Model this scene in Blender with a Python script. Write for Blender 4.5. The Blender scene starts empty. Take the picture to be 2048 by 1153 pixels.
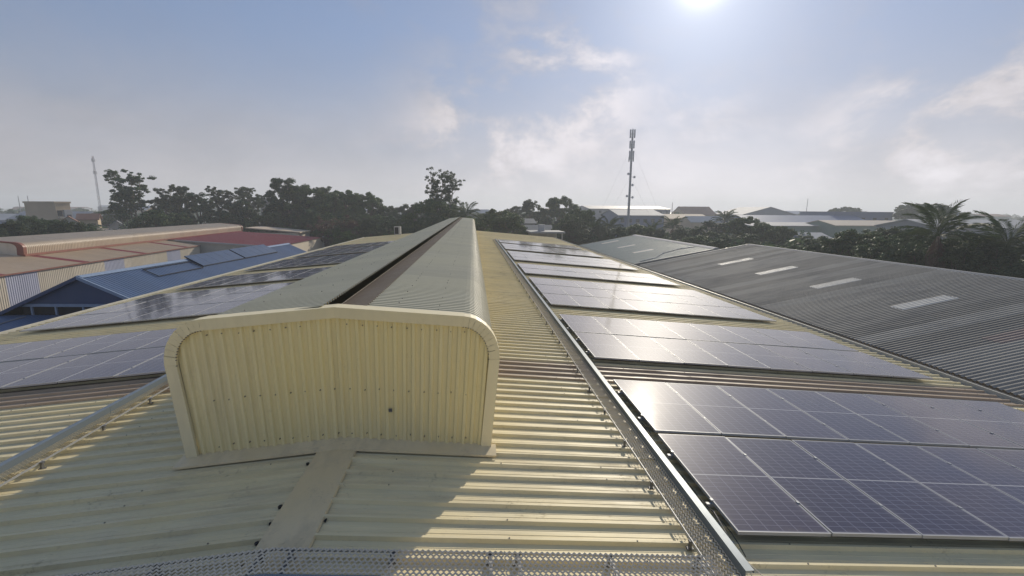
import bpy, math, random
import numpy as np
from mathutils import Matrix, Vector

random.seed(7)
RNG = np.random.default_rng(11)
SC = bpy.context.scene
COL = SC.collection

# ------------------------------------------------------------------ camera
cam_d = bpy.data.cameras.new('camera')
cam_d.sensor_width = 36.0
cam_d.lens = 15.855
cam_d.clip_start = 0.05
cam_d.clip_end = 9000
cam = bpy.data.objects.new('camera', cam_d)
COL.objects.link(cam)
PIT, YAW, ROL = 0.1733, 0.0870, 0.0076
fwd = Vector((math.sin(YAW)*math.cos(PIT), math.cos(YAW)*math.cos(PIT), -math.sin(PIT)))
rgt = Vector((math.cos(YAW), -math.sin(YAW), 0))
upv = rgt.cross(fwd)
r2 = rgt*math.cos(ROL) + upv*math.sin(ROL)
u2 = -rgt*math.sin(ROL) + upv*math.cos(ROL)
m = Matrix((( r2.x, u2.x, -fwd.x, 1.714), (r2.y, u2.y, -fwd.y, 0), (r2.z, u2.z, -fwd.z, 3.051), (0, 0, 0, 1)))
cam.matrix_world = m
SC.camera = cam

# ------------------------------------------------------------------ sky, sun, exposure
SUN_EL, SUN_AZ = math.radians(23.6), math.radians(25.9)      # azimuth measured from +Y towards +X
world = bpy.data.worlds.new('World')
SC.world = world
world.use_nodes = True
wn, wl = world.node_tree.nodes, world.node_tree.links
wn.clear()
w_out = wn.new('ShaderNodeOutputWorld')
w_bg = wn.new('ShaderNodeBackground')
w_bg.inputs['Strength'].default_value = 0.10
sky = wn.new('ShaderNodeTexSky')
sky.sky_type = 'NISHITA'
sky.sun_disc = False
sky.sun_elevation = SUN_EL
sky.sun_rotation = SUN_AZ
sky.altitude = 10
sky.air_density = 1.0
sky.dust_density = 0.6
sky.ozone_density = 1.6
tc = wn.new('ShaderNodeTexCoord')
sep = wn.new('ShaderNodeSeparateXYZ')
wl.new(tc.outputs['Generated'], sep.inputs[0])
def wmath(op, a, b=None, clamp=False):
    n = wn.new('ShaderNodeMath'); n.operation = op; n.use_clamp = clamp
    for i, v in enumerate((a, b)):
        if v is None: continue
        if isinstance(v, (int, float)): n.inputs[i].default_value = v
        else: wl.new(v, n.inputs[i])
    return n.outputs[0]
zc = wmath('MAXIMUM', sep.outputs['Z'], 0.0)
cmb = wn.new('ShaderNodeCombineXYZ')
wl.new(sep.outputs['X'], cmb.inputs[0]); wl.new(sep.outputs['Y'], cmb.inputs[1])
wl.new(wmath('MULTIPLY', sep.outputs['Z'], 1.7), cmb.inputs[2])
def wnoise(scale, detail, rough, dist, off):
    mp = wn.new('ShaderNodeMapping'); mp.inputs['Location'].default_value = off
    wl.new(cmb.outputs[0], mp.inputs[0])
    n = wn.new('ShaderNodeTexNoise'); n.inputs['Scale'].default_value = scale; n.inputs['Detail'].default_value = detail
    n.inputs['Roughness'].default_value = rough; n.inputs['Distortion'].default_value = dist
    wl.new(mp.outputs[0], n.inputs['Vector'])
    return n.outputs['Fac']
def wmap(v, a, b, c, d, smooth=True):
    n = wn.new('ShaderNodeMapRange'); n.clamp = True
    if smooth: n.interpolation_type = 'SMOOTHSTEP'
    for i, x in zip((1, 2, 3, 4), (a, b, c, d)): n.inputs[i].default_value = x
    wl.new(v, n.inputs[0])
    return n.outputs[0]
big = wmap(wnoise(1.3, 2, 0.5, 0.2, (6.4, 1.1, 0.7)), 0.44, 0.60, 0.0, 1.0)
puff = wmap(wnoise(4.6, 11, 0.62, 0.2, (1.6, 5.3, 0.4)), 0.41, 0.64, 0.0, 1.0)
cir = wmap(wnoise(2.0, 7, 0.6, 0.5, (7.7, 2.1, 0)), 0.45, 0.75, 0.0, 0.30)
veil = wmap(zc, 0.0, 0.36, 0.88, 0.0)
def bank(d, n):
    q = wn.new('ShaderNodeVectorMath'); q.operation = 'DOT_PRODUCT'
    wl.new(tc.outputs['Generated'], q.inputs[0]); q.inputs[1].default_value = d
    return wmath('POWER', wmath('MAXIMUM', q.outputs['Value'], 0.0), n)
banks = wmath('MAXIMUM', bank((0.1854, 0.9464, 0.2645), 90.0), wmath('MAXIMUM', bank((0.7694, 0.6233, 0.1399), 60.0), bank((0.0374, 0.9875, 0.1532), 90.0)))
big = wmath('MAXIMUM', wmath('MULTIPLY', big, 0.6), wmath('MULTIPLY', banks, 1.25), clamp=True)
cl = wmath('MULTIPLY', puff, wmath('ADD', wmath('MULTIPLY', big, 0.85), 0.05))
cl = wmath('MAXIMUM', cl, wmath('MULTIPLY', cir, 0.6))
cov = wmath('ADD', cl, veil, clamp=True)
# thin high haze spreads the sunlight over the whole sky: the clear-sky contrast is flattened
gam = wn.new('ShaderNodeGamma'); gam.inputs['Gamma'].default_value = 0.45
wl.new(sky.outputs[0], gam.inputs['Color'])
veilc = wn.new('ShaderNodeVectorMath'); veilc.operation = 'MULTIPLY'
veilc.inputs[1].default_value = (1.14, 1.33, 1.76)
wl.new(gam.outputs[0], veilc.inputs[0])
bw = wn.new('ShaderNodeRGBToBW'); wl.new(veilc.outputs[0], bw.inputs[0])
lum = wmath('MULTIPLY', bw.outputs[0], wmath('ADD', wmath('ADD', wmath('MULTIPLY', cl, 0.60), wmath('MULTIPLY', veil, 0.16)), 0.98))
shade = wmap(wnoise(5.0, 8, 0.6, 0.3, (0.6, 5.25, 0.06)), 0.35, 0.72, 1.08, 0.92)
lum2 = wmath('MULTIPLY', lum, shade)
tint = wn.new('ShaderNodeVectorMath'); tint.operation = 'SCALE'
tint.inputs[0].default_value = (1.03, 0.985, 1.04)
wl.new(lum2, tint.inputs['Scale'])
wmix = wn.new('ShaderNodeMix'); wmix.data_type = 'RGBA'
wl.new(cov, wmix.inputs['Factor']); wl.new(veilc.outputs[0], wmix.inputs[6]); wl.new(tint.outputs[0], wmix.inputs[7])
# aureole of the veiled sun
sdot = wn.new('ShaderNodeVectorMath'); sdot.operation = 'DOT_PRODUCT'
wl.new(tc.outputs['Generated'], sdot.inputs[0])
sdot.inputs[1].default_value = (math.sin(SUN_AZ)*math.cos(SUN_EL), math.cos(SUN_AZ)*math.cos(SUN_EL), math.sin(SUN_EL))
sd_ = wmath('MAXIMUM', sdot.outputs['Value'], 0.0)
aur = wmath('ADD', wmath('MULTIPLY', wmath('POWER', sd_, 1400.0), 9.0), wmath('MULTIPLY', wmath('POWER', sd_, 120.0), 1.7))
aurv = wn.new('ShaderNodeVectorMath'); aurv.operation = 'SCALE'
aurv.inputs[0].default_value = (1.0, 0.98, 0.95)
wl.new(aur, aurv.inputs['Scale'])
wadd = wn.new('ShaderNodeVectorMath'); wadd.operation = 'ADD'
wl.new(wmix.outputs[2], wadd.inputs[0]); wl.new(aurv.outputs[0], wadd.inputs[1])
wl.new(wadd.outputs[0], w_bg.inputs['Color'])
wl.new(w_bg.outputs[0], w_out.inputs[0])

sun_d = bpy.data.lights.new('sun', 'SUN')
sun_d.energy = 2.9
sun_d.angle = math.radians(0.6)
sun_d.color = (1.0, 0.90, 0.74)
sun = bpy.data.objects.new('sun', sun_d)
COL.objects.link(sun)
S = Vector((math.sin(SUN_AZ)*math.cos(SUN_EL), math.cos(SUN_AZ)*math.cos(SUN_EL), math.sin(SUN_EL)))
sun.rotation_euler = (-S).to_track_quat('-Z', 'Y').to_euler()
sun.location = S*200

vs = SC.view_settings
vs.view_transform = 'Standard'; vs.look = 'None'; vs.exposure = 0.48; vs.gamma = 1.0
SC.cycles.max_bounces = 6; SC.cycles.diffuse_bounces = 3; SC.cycles.glossy_bounces = 3
SC.cycles.transparent_max_bounces = 8; SC.cycles.volume_bounces = 2
SC.cycles.use_denoising = True

# ------------------------------------------------------------------ helpers
class MB:
    def __init__(s): s.v = []; s.f = []
    def quad(s, a, b, c, d):
        n = len(s.v); s.v += [a, b, c, d]; s.f.append((n, n+1, n+2, n+3)); return s
    def poly(s, pts):
        n = len(s.v); s.v += list(pts); s.f.append(tuple(range(n, n+len(pts)))); return s
    def box(s, x0, x1, y0, y1, z0, z1):
        n = len(s.v)
        s.v += [(x0,y0,z0),(x1,y0,z0),(x1,y1,z0),(x0,y1,z0),(x0,y0,z1),(x1,y0,z1),(x1,y1,z1),(x0,y1,z1)]
        s.f += [tuple(n+i for i in q) for q in ((0,3,2,1),(4,5,6,7),(0,1,5,4),(1,2,6,5),(2,3,7,6),(3,0,4,7))]
        return s
    def hexa(s, p):          # 8 points, same order as box
        n = len(s.v); s.v += [tuple(q) for q in p]
        s.f += [tuple(n+i for i in q) for q in ((0,3,2,1),(4,5,6,7),(0,1,5,4),(1,2,6,5),(2,3,7,6),(3,0,4,7))]
        return s
    def tube(s, pts, rad, seg=6, cap=True):
        pts = [Vector(p) for p in pts]
        if not hasattr(rad, '__len__'): rad = [rad]*len(pts)
        rings = []
        prev = None
        for i, p in enumerate(pts):
            d = (pts[min(i+1, len(pts)-1)] - pts[max(i-1, 0)])
            if d.length < 1e-9: d = Vector((0,0,1))
            d.normalize()
            a = prev if prev is not None else (Vector((1,0,0)) if abs(d.x) < 0.9 else Vector((0,1,0)))
            a = (a - d*a.dot(d)); a.normalize(); prev = a
            b = d.cross(a)
            n = len(s.v)
            for k in range(seg):
                t = 2*math.pi*k/seg
                s.v.append(tuple(p + (a*math.cos(t) + b*math.sin(t))*rad[i]))
            rings.append(n)
        for r0, r1 in zip(rings, rings[1:]):
            for k in range(seg):
                k2 = (k+1) % seg
                s.f.append((r0+k, r0+k2, r1+k2, r1+k))
        if cap:
            s.f.append(tuple(rings[0]+k for k in reversed(range(seg))))
            s.f.append(tuple(rings[-1]+k for k in range(seg)))
        return s
    def mesh(s, name, smooth=False):
        me = bpy.data.meshes.new(name)
        me.from_pydata(s.v, [], s.f)
        if smooth: me.polygons.foreach_set('use_smooth', [True]*len(me.polygons))
        me.update()
        return me

def link(name, me, mats, parent=None, local=False):
    o = bpy.data.objects.new(name, me)
    COL.objects.link(o)
    if me is not None and mats is not None and len(me.materials) == 0:
        for x in (mats if isinstance(mats, (list, tuple)) else [mats]): me.materials.append(x)
    if parent is not None:
        o.parent = parent
        if not local:
            o.matrix_parent_inverse = parent.matrix_basis.inverted()
    return o

def thing(name, label, cat, loc=(0,0,0), rz=0.0, group=None):
    o = bpy.data.objects.new(name, None)
    COL.objects.link(o)
    o.location = loc; o.rotation_euler = (0, 0, rz)
    o.matrix_basis = Matrix.Translation(loc) @ Matrix.Rotation(rz, 4, 'Z')
    o['label'] = label; o['category'] = cat
    if group: o['group'] = group
    return o

def tag(o, label, cat, group=None):
    o['label'] = label; o['category'] = cat
    if group: o['group'] = group
    return o

def part(parent, name, mb, mat, local=False, smooth=False, loc=None, rot=None):
    me = mb.mesh(name, smooth) if isinstance(mb, MB) else mb
    o = link(name, me, mat, parent, local)
    if loc is not None: o.location = loc
    if rot is not None: o.rotation_euler = rot
    return o

def structure(name, mb, mat):
    o = link(name, mb.mesh(name), mat)
    o['kind'] = 'structure'
    return o

# ------------------------------------------------------------------ materials
def new_mat(name):
    ma = bpy.data.materials.new(name); ma.use_nodes = True
    nt = ma.node_tree
    b = nt.nodes['Principled BSDF']
    return ma, nt, nt.nodes, nt.links, b

def nd(nt, typ, **kw):
    n = nt.nodes.new(typ)
    for k, v in kw.items(): setattr(n, k, v)
    return n

def noise(nt, vec, scale, detail=5, rough=0.6, dist=0.0):
    n = nd(nt, 'ShaderNodeTexNoise')
    n.inputs['Scale'].default_value = scale; n.inputs['Detail'].default_value = detail
    n.inputs['Roughness'].default_value = rough; n.inputs['Distortion'].default_value = dist
    if vec is not None: nt.links.new(vec, n.inputs['Vector'])
    return n.outputs['Fac']

def mrange(nt, v, a, b, c, d):
    n = nd(nt, 'ShaderNodeMapRange'); n.clamp = True
    for i, x in zip((1, 2, 3, 4), (a, b, c, d)): n.inputs[i].default_value = x
    nt.links.new(v, n.inputs[0]); return n.outputs[0]

def mixc(nt, fac, a, b):
    n = nd(nt, 'ShaderNodeMix', data_type='RGBA')
    for sock, v in ((n.inputs['Factor'], fac), (n.inputs[6], a), (n.inputs[7], b)):
        if isinstance(v, (int, float)): sock.default_value = v
        elif isinstance(v, tuple): sock.default_value = (v[0], v[1], v[2], 1)
        else: nt.links.new(v, sock)
    return n.outputs[2]

def mth(nt, op, a, b=None, clamp=False):
    n = nd(nt, 'ShaderNodeMath', operation=op); n.use_clamp = clamp
    for i, v in enumerate((a, b)):
        if v is None: continue
        if isinstance(v, (int, float)): n.inputs[i].default_value = v
        else: nt.links.new(v, n.inputs[i])
    return n.outputs[0]

def scaled_pos(nt, s):
    g = nd(nt, 'ShaderNodeNewGeometry')
    mp = nd(nt, 'ShaderNodeMapping'); mp.inputs['Scale'].default_value = s
    nt.links.new(g.outputs['Position'], mp.inputs[0])
    return mp.outputs[0]

def sheet_mat(name, col, dirt, rough=0.45, spec=0.5, streak=(0.25, 3.0, 1.0), dirt_amt=0.45, var=0.10, big=0.5, metallic=0.0, bump=0.0, rough2=None, scuff=0.0):
    """painted or weathered profiled metal sheet: streaky dirt, blotches and a tint of its own for every sheet"""
    ma, nt, N, L, b = new_mat(name)
    s1 = noise(nt, scaled_pos(nt, streak), 3.0, 6, 0.65)
    s2 = noise(nt, scaled_pos(nt, (1, 1, 1)), big, 5, 0.6, 0.4)
    s3 = noise(nt, scaled_pos(nt, (1, 1, 1)), 9.0, 4, 0.7)
    f = mth(nt, 'MULTIPLY', mrange(nt, s1, 0.42, 0.75, 0, 1), mrange(nt, s2, 0.35, 0.7, 0.15, 1))
    f = mth(nt, 'ADD', mth(nt, 'MULTIPLY', f, dirt_amt), mth(nt, 'MULTIPLY', mrange(nt, s3, 0.62, 0.8, 0, 1), dirt_amt*0.6), clamp=True)
    if scuff:
        q = mth(nt, 'MULTIPLY', mrange(nt, noise(nt, scaled_pos(nt, (1, 1.6, 1)), 15.0, 5, 0.75, 0.8), 0.54, 0.66, 0, 1), mrange(nt, noise(nt, scaled_pos(nt, (1, 1, 1)), 1.7, 3, 0.5), 0.53, 0.66, 0, 1))
        f = mth(nt, 'ADD', f, mth(nt, 'MULTIPLY', q, scuff), clamp=True)
    oi = nd(nt, 'ShaderNodeObjectInfo')
    hv = nd(nt, 'ShaderNodeHueSaturation')
    hv.inputs['Color'].default_value = (*col, 1)
    L.new(mrange(nt, oi.outputs['Random'], 0, 1, 1-var, 1+var), hv.inputs['Value'])
    L.new(mrange(nt, s2, 0.3, 0.7, 1.06, 0.90), hv.inputs['Saturation'])
    c = mixc(nt, f, hv.outputs[0], dirt)
    L.new(c, b.inputs['Base Color'])
    b.inputs['Metallic'].default_value = metallic
    b.inputs['Specular IOR Level'].default_value = spec
    L.new(mrange(nt, f, 0, 0.6, rough, rough2 if rough2 else min(1, rough+0.3)), b.inputs['Roughness'])
    if bump:
        bp = nd(nt, 'ShaderNodeBump'); bp.inputs['Strength'].default_value = bump; bp.inputs['Distance'].default_value = 0.02
        L.new(s2, bp.inputs['Height']); L.new(bp.outputs[0], b.inputs['Normal'])
    return ma

def plain(name, col, rough=0.6, metallic=0.0, spec=0.5, var=0.12, scale=4.0):
    ma, nt, N, L, b = new_mat(name)
    s = noise(nt, scaled_pos(nt, (1, 1, 1)), scale, 5, 0.65)
    c = mixc(nt, mrange(nt, s, 0.3, 0.7, 0, 1), tuple(x*(1-var) for x in col), tuple(min(1, x*(1+var)) for x in col))
    L.new(c, b.inputs['Base Color'])
    b.inputs['Roughness'].default_value = rough; b.inputs['Metallic'].default_value = metallic
    b.inputs['Specular IOR Level'].default_value = spec
    return ma

M = {}
CREAM = (0.775, 0.67, 0.405)
M['cream_roof'] = sheet_mat('cream_roof_paint', CREAM, (0.27, 0.215, 0.13), 0.52, 0.28, (0.35, 3.0, 1.0), 0.62, 0.06, 0.9, scuff=0.55)
M['brown_roof'] = sheet_mat('stained_roof_paint', (0.42, 0.32, 0.215), (0.15, 0.10, 0.065), 0.5, 0.4, (0.5, 3, 1), 0.75, 0.04)
M['cream_wall'] = sheet_mat('cream_cladding_paint', (0.80, 0.69, 0.37), (0.44, 0.37, 0.20), 0.48, 0.35, (5.0, 1.0, 0.25), 0.50, 0.03, scuff=0.18)
M['cream_trim'] = sheet_mat('cream_trim_paint', (0.78, 0.69, 0.44), (0.44, 0.37, 0.23), 0.48, 0.35, (2, 2, .5), 0.38, 0.03)
M['grey_cream'] = sheet_mat('grey_cream_paint', (0.55, 0.515, 0.37), (0.33, 0.29, 0.20), 0.50, 0.4, (0.5, 2.5, 0.5), 0.32, 0.05)  # greyer, less saturated cream for all ventilator roof sheets
M['brown_strip'] = sheet_mat('brown_valley_sheet', (0.34, 0.27, 0.19), (0.19, 0.14, 0.095), 0.7, 0.3, (1, 1, 1), 0.5, 0.05)  # browner and darker than the ventilator sheets beside it
M['ridge_cap'] = sheet_mat('faded_cap_paint', (0.74, 0.61, 0.37), (0.22, 0.19, 0.13), 0.55, 0.3, (1.5, 0.7, 1), 0.55, 0.03, 1.2, scuff=0.4)
M['galv'] = sheet_mat('galvanised_steel', (0.20, 0.205, 0.21), (0.13, 0.13, 0.13), 0.65, 0.5, (2, 2, 2), 0.4, 0.05, 1.5, metallic=0.85)
M['galv_blue'] = sheet_mat('zinc_channel', (0.185, 0.225, 0.255), (0.13, 0.15, 0.165), 0.46, 0.45, (2, 0.5, 2), 0.35, 0.05, 1.5, metallic=0.25)
M['galv_deck'] = sheet_mat('galvanised_mesh', (0.72, 0.63, 0.48), (0.45, 0.38, 0.28), 0.62, 0.25, (2, 2, 2), 0.45, 0.08, 1.5, metallic=0.12)
M['alu'] = plain('anodised_aluminium', (0.40, 0.41, 0.42), 0.5, 0.3, 0.4, 0.05)
M['black'] = plain('black_rubber', (0.015, 0.015, 0.016), 0.7)
M['near_black'] = plain('near_black_fill', (0.02, 0.02, 0.024), 0.9)  # painted darkness for window band and eave gap; also dark rails, struts, cabinet door
M['gutter'] = plain('pale_gutter_paint', (0.55, 0.53, 0.45), 0.45, 0.0, 0.5, 0.12, 1.5)
M['white_steel'] = plain('white_purlin_paint', (0.60, 0.55, 0.48), 0.5, 0, 0.5, 0.25, 6)
M['screw'] = plain('dull_screw_steel', (0.17, 0.15, 0.12), 0.6, 0.2)
M['render_wall'] = plain('plastered_wall', (0.42, 0.40, 0.34), 0.85, 0, 0.3, 0.12, 0.6)
M['concrete'] = plain('weathered_concrete', (0.30, 0.285, 0.26), 0.9, 0, 0.2, 0.15, 0.7)
M['window'] = plain('dark_window_glass', (0.03, 0.035, 0.04), 0.12, 0, 0.6)
M['door'] = plain('door_paint', (0.16, 0.18, 0.20), 0.6)
M['grey_roof'] = sheet_mat('weathered_fibre_cement', (0.275, 0.26, 0.225), (0.13, 0.125, 0.115), 0.75, 0.3, (0.12, 1.6, 0.6), 0.75, 0.24, 0.22, bump=0.0)
M['grey_ridge'] = plain('pale_ridge_capping', (0.27, 0.275, 0.27), 0.65, 0, 0.5, 0.15, 2)
M['skylight'] = sheet_mat('translucent_sheet', (0.58, 0.555, 0.49), (0.33, 0.30, 0.25), 0.55, 0.35, (0.6, 2, 1), 0.4, 0.12)
M['rusty'] = sheet_mat('rust_patched_sheet', (0.26, 0.20, 0.17), (0.15, 0.13, 0.11), 0.6, 0.4, (0.4, 2, 1), 0.5, 0.1)
M['teal_roof'] = sheet_mat('teal_grey_paint', (0.125, 0.185, 0.185), (0.09, 0.12, 0.12), 0.62, 0.35, (0.4, 2, 1), 0.4, 0.04, 0.3)
M['blue_roof'] = sheet_mat('blue_roof_paint', (0.078, 0.125, 0.220), (0.058, 0.09, 0.15), 0.48, 0.45, (0.4, 2, 1), 0.35, 0.06, 0.3)
M['blue_panel'] = plain('dark_blue_panel', (0.055, 0.085, 0.15), 0.4, 0, 0.5, 0.15, 1.5)
M['blue_wall'] = sheet_mat('dark_blue_cladding', (0.035, 0.065, 0.15), (0.025, 0.045, 0.09), 0.5, 0.4, (1, 1, 0.4), 0.3, 0.05)
M['blue_trim'] = plain('pale_blue_trim', (0.22, 0.29, 0.40), 0.45)
M['tan_roof'] = sheet_mat('tan_roof_paint', (0.50, 0.37, 0.235), (0.28, 0.20, 0.14), 0.5, 0.35, (0.5, 2, 1), 0.45, 0.05, 0.25)
M['tan_vent'] = sheet_mat('pale_tan_ridge_sheet', (0.56, 0.455, 0.33), (0.32, 0.25, 0.17), 0.5, 0.35, (0.5, 2, 0.5), 0.4, 0.05, 0.25)
M['red_roof'] = sheet_mat('dark_red_roof_paint', (0.29, 0.055, 0.050), (0.12, 0.05, 0.04), 0.5, 0.3, (0.5, 2, 1), 0.4, 0.06, 0.3)
M['red_trim'] = plain('red_trim_paint', (0.22, 0.085, 0.06), 0.5, 0, 0.4, 0.18, 1)
M['clad_cream'] = sheet_mat('cream_wall_sheet', (0.64, 0.565, 0.44), (0.32, 0.25, 0.17), 0.5, 0.4, (1, 2, 0.3), 0.4, 0.08, 0.4)
M['clad_pale'] = sheet_mat('bluish_translucent_sheet', (0.44, 0.45, 0.54), (0.30, 0.30, 0.34), 0.45, 0.4, (1, 2, 0.3), 0.35, 0.06, 0.4)
M['far_white'] = plain('far_white_roof', (0.38, 0.38, 0.38), 0.8, 0, 0.5, 0.1, 0.1)
M['far_grey'] = plain('far_grey_sheet', (0.24, 0.25, 0.27), 0.6, 0, 0.4, 0.15, 0.1)
M['far_blue'] = plain('far_blue_sheet', (0.10, 0.14, 0.24), 0.5, 0, 0.4, 0.12, 0.1)
M['far_green'] = plain('far_green_sheet', (0.22, 0.28, 0.23), 0.6, 0, 0.4, 0.12, 0.1)
M['far_tan'] = plain('far_tan_wall', (0.46, 0.36, 0.25), 0.8, 0, 0.3, 0.12, 0.1)
M['far_tile'] = plain('far_tile_roof', (0.19, 0.10, 0.075), 0.8, 0, 0.3, 0.2, 0.3)
M['tower_steel'] = plain('tower_steel', (0.34, 0.34, 0.35), 0.5, 0.3, 0.5, 0.1)
M['tower_red'] = plain('tower_red_paint', (0.28, 0.11, 0.09), 0.6)
M['antenna'] = plain('antenna_plastic', (0.55, 0.55, 0.56), 0.5)
M['bark'] = plain('tree_bark', (0.11, 0.09, 0.07), 0.9, 0, 0.2, 0.3, 3)
M['bark_pale'] = plain('pale_bark', (0.24, 0.20, 0.16), 0.85, 0, 0.2, 0.3, 2)
M['yard'] = plain('concrete_yard', (0.20, 0.19, 0.175), 0.9, 0, 0.2, 0.2, 0.3)

def leaf_mat(name, c1, c2, trans=0.25):
    ma, nt, N, L, b = new_mat(name)
    oi = nd(nt, 'ShaderNodeObjectInfo')
    g = nd(nt, 'ShaderNodeNewGeometry')
    r = noise(nt, g.outputs['Position'], 0.55, 3, 0.6)
    f = mth(nt, 'ADD', mrange(nt, r, 0.3, 0.7, -0.2, 0.55), mrange(nt, oi.outputs['Random'], 0, 1, -0.1, 0.3))
    f = mth(nt, 'ADD', f, mrange(nt, g.outputs['Random Per Island'], 0, 1, -0.15, 0.6), clamp=True)
    c = mixc(nt, f, c1, c2)
    L.new(c, b.inputs['Base Color'])
    b.inputs['Roughness'].default_value = 0.55
    b.inputs['Specular IOR Level'].default_value = 0.12
    tr = nd(nt, 'ShaderNodeBsdfTranslucent')
    L.new(c, tr.inputs['Color'])
    mx = nd(nt, 'ShaderNodeMixShader'); mx.inputs[0].default_value = trans
    L.new(b.outputs[0], mx.inputs[1]); L.new(tr.outputs[0], mx.inputs[2])
    L.new(mx.outputs[0], N['Material Output'].inputs[0])
    return ma
M['leaf_dark'] = leaf_mat('dark_leaves', (0.036, 0.068, 0.034), (0.088, 0.140, 0.054))
M['leaf_mid'] = leaf_mat('green_leaves', (0.038, 0.078, 0.030), (0.115, 0.175, 0.050))
M['leaf_gum'] = leaf_mat('grey_green_leaves', (0.050, 0.075, 0.042), (0.105, 0.138, 0.068))
M['leaf_brown'] = leaf_mat('dry_leaves', (0.085, 0.055, 0.045), (0.13, 0.085, 0.06))
M['leaf_palm'] = leaf_mat('palm_leaves', (0.035, 0.062, 0.028), (0.095, 0.125, 0.05))

def ground_mat():
    ma, nt, N, L, b = new_mat('ground_soil_and_scrub')
    p = scaled_pos(nt, (1, 1, 1))
    a = noise(nt, p, 0.02, 6, 0.6); c = noise(nt, p, 0.15, 6, 0.65)
    col = mixc(nt, mrange(nt, a, 0.42, 0.58, 0, 1), (0.035, 0.055, 0.022), (0.13, 0.11, 0.08))
    col = mixc(nt, mrange(nt, c, 0.4, 0.65, 0, 0.7), col, (0.05, 0.065, 0.03))
    L.new(col, b.inputs['Base Color']); b.inputs['Roughness'].default_value = 0.95
    return ma
M['ground'] = ground_mat()

# solar cell face: half-cut cells 6 x 24, bus gap at mid length, fine wires, dust
PW, PL = 1.046, 2.065
def cell_mat():
    ma, nt, N, L, b = new_mat('solar_cells_under_glass')
    tcn = nd(nt, 'ShaderNodeTexCoord')
    sp = nd(nt, 'ShaderNodeSeparateXYZ'); L.new(tcn.outputs['Object'], sp.inputs[0])
    x, y = sp.outputs[0], sp.outputs[1]
    def line(v, pitch, half, off=0.0):
        q = mth(nt, 'MODULO', mth(nt, 'ADD', v, off + pitch*40), pitch)
        d = mth(nt, 'ABSOLUTE', mth(nt, 'SUBTRACT', q, pitch/2))
        return mth(nt, 'GREATER_THAN', d, pitch/2 - half)
    cx_ = line(x, 0.168, 0.0042); cy_ = line(y, 0.0838, 0.0028)
    wires = mth(nt, 'MULTIPLY', line(x, 0.168/9, 0.0007), 0.22)
    grid = mth(nt, 'MULTIPLY', mth(nt, 'MAXIMUM', cx_, cy_), 0.75)
    grid = mth(nt, 'MAXIMUM', grid, wires)
    mid = mth(nt, 'LESS_THAN', mth(nt, 'ABSOLUTE', y), 0.0095)
    ex = mth(nt, 'GREATER_THAN', mth(nt, 'ABSOLUTE', x), 0.168*3 + 0.003)
    ey = mth(nt, 'GREATER_THAN', mth(nt, 'ABSOLUTE', y), 0.0838*12 + 0.008)
    white = mth(nt, 'MAXIMUM', mid, mth(nt, 'MAXIMUM', ex, ey))
    oi = nd(nt, 'ShaderNodeObjectInfo')
    g = scaled_pos(nt, (1, 1, 1))
    d1 = noise(nt, g, 0.6, 5, 0.6); d2 = noise(nt, g, 7.0, 5, 0.7)
    dust = mth(nt, 'MULTIPLY', mrange(nt, d1, 0.3, 0.75, 0.25, 1.0), mrange(nt, d2, 0.3, 0.75, 0.5, 1.0))
    dust = mth(nt, 'MULTIPLY', dust, mrange(nt, oi.outputs['Random'], 0, 1, 0.05, 0.11))
    cell = mixc(nt, oi.outputs['Random'], (0.018, 0.018, 0.050), (0.026, 0.023, 0.058))
    c = mixc(nt, grid, cell, (0.20, 0.20, 0.27))
    c = mixc(nt, white, c, (0.36, 0.36, 0.38))
    c = mixc(nt, dust, c, (0.34, 0.29, 0.25))
    # grime settled along the frame edges, and a few droppings
    edge = mth(nt, 'MAXIMUM', mrange(nt, mth(nt, 'ABSOLUTE', x), .43, .52, 0, 1), mrange(nt, mth(nt, 'ABSOLUTE', y), .93, 1.03, 0, 1))
    edge = mth(nt, 'MULTIPLY', edge, mrange(nt, noise(nt, g, 3.0, 5, 0.7), 0.4, 0.75, 0.0, 0.30))
    c = mixc(nt, edge, c, (0.30, 0.26, 0.21))
    spot = mrange(nt, noise(nt, g, 17.0, 2, 0.5), 0.80, 0.83, 0, 0.7)
    c = mixc(nt, spot, c, (0.55, 0.54, 0.50))
    L.new(c, b.inputs['Base Color'])
    b.inputs['IOR'].default_value = 1.36
    b.inputs['Specular IOR Level'].default_value = 0.5
    L.new(mrange(nt, dust, 0.0, 0.12, 0.06, 0.11), b.inputs['Roughness'])
    b.inputs['Coat Weight'].default_value = 0.22; b.inputs['Coat IOR'].default_value = 1.5; b.inputs['Coat Roughness'].default_value = 0.42
    bp = nd(nt, 'ShaderNodeBump'); bp.inputs['Strength'].default_value = 0.02; bp.inputs['Distance'].default_value = 0.05
    L.new(noise(nt, g, 1.1, 2, 0.5), bp.inputs['Height']); L.new(bp.outputs[0], b.inputs['Normal'])
    return ma
M['cells'] = cell_mat()

# ------------------------------------------------------------------ the setting
GZ = -8.5
gb = MB()
gb.quad((-1800, -400, GZ), (1800, -400, GZ), (1800, 1800, GZ), (-1800, 1800, GZ))
structure('ground', gb, M['ground'])
structure('yard', MB().quad((-34, -10, GZ+.02), (48, -10, GZ+.02), (48, 82, GZ+.02), (-34, 82, GZ+.02)), M['yard'])

SL = 0.0864          # slope of the main roof
HW = 13.9            # half width
Y0, NS, SW = -6.44, 70, 1.06
Y1 = Y0 + NS*SW
def rz(x): return -SL*abs(x)

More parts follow.
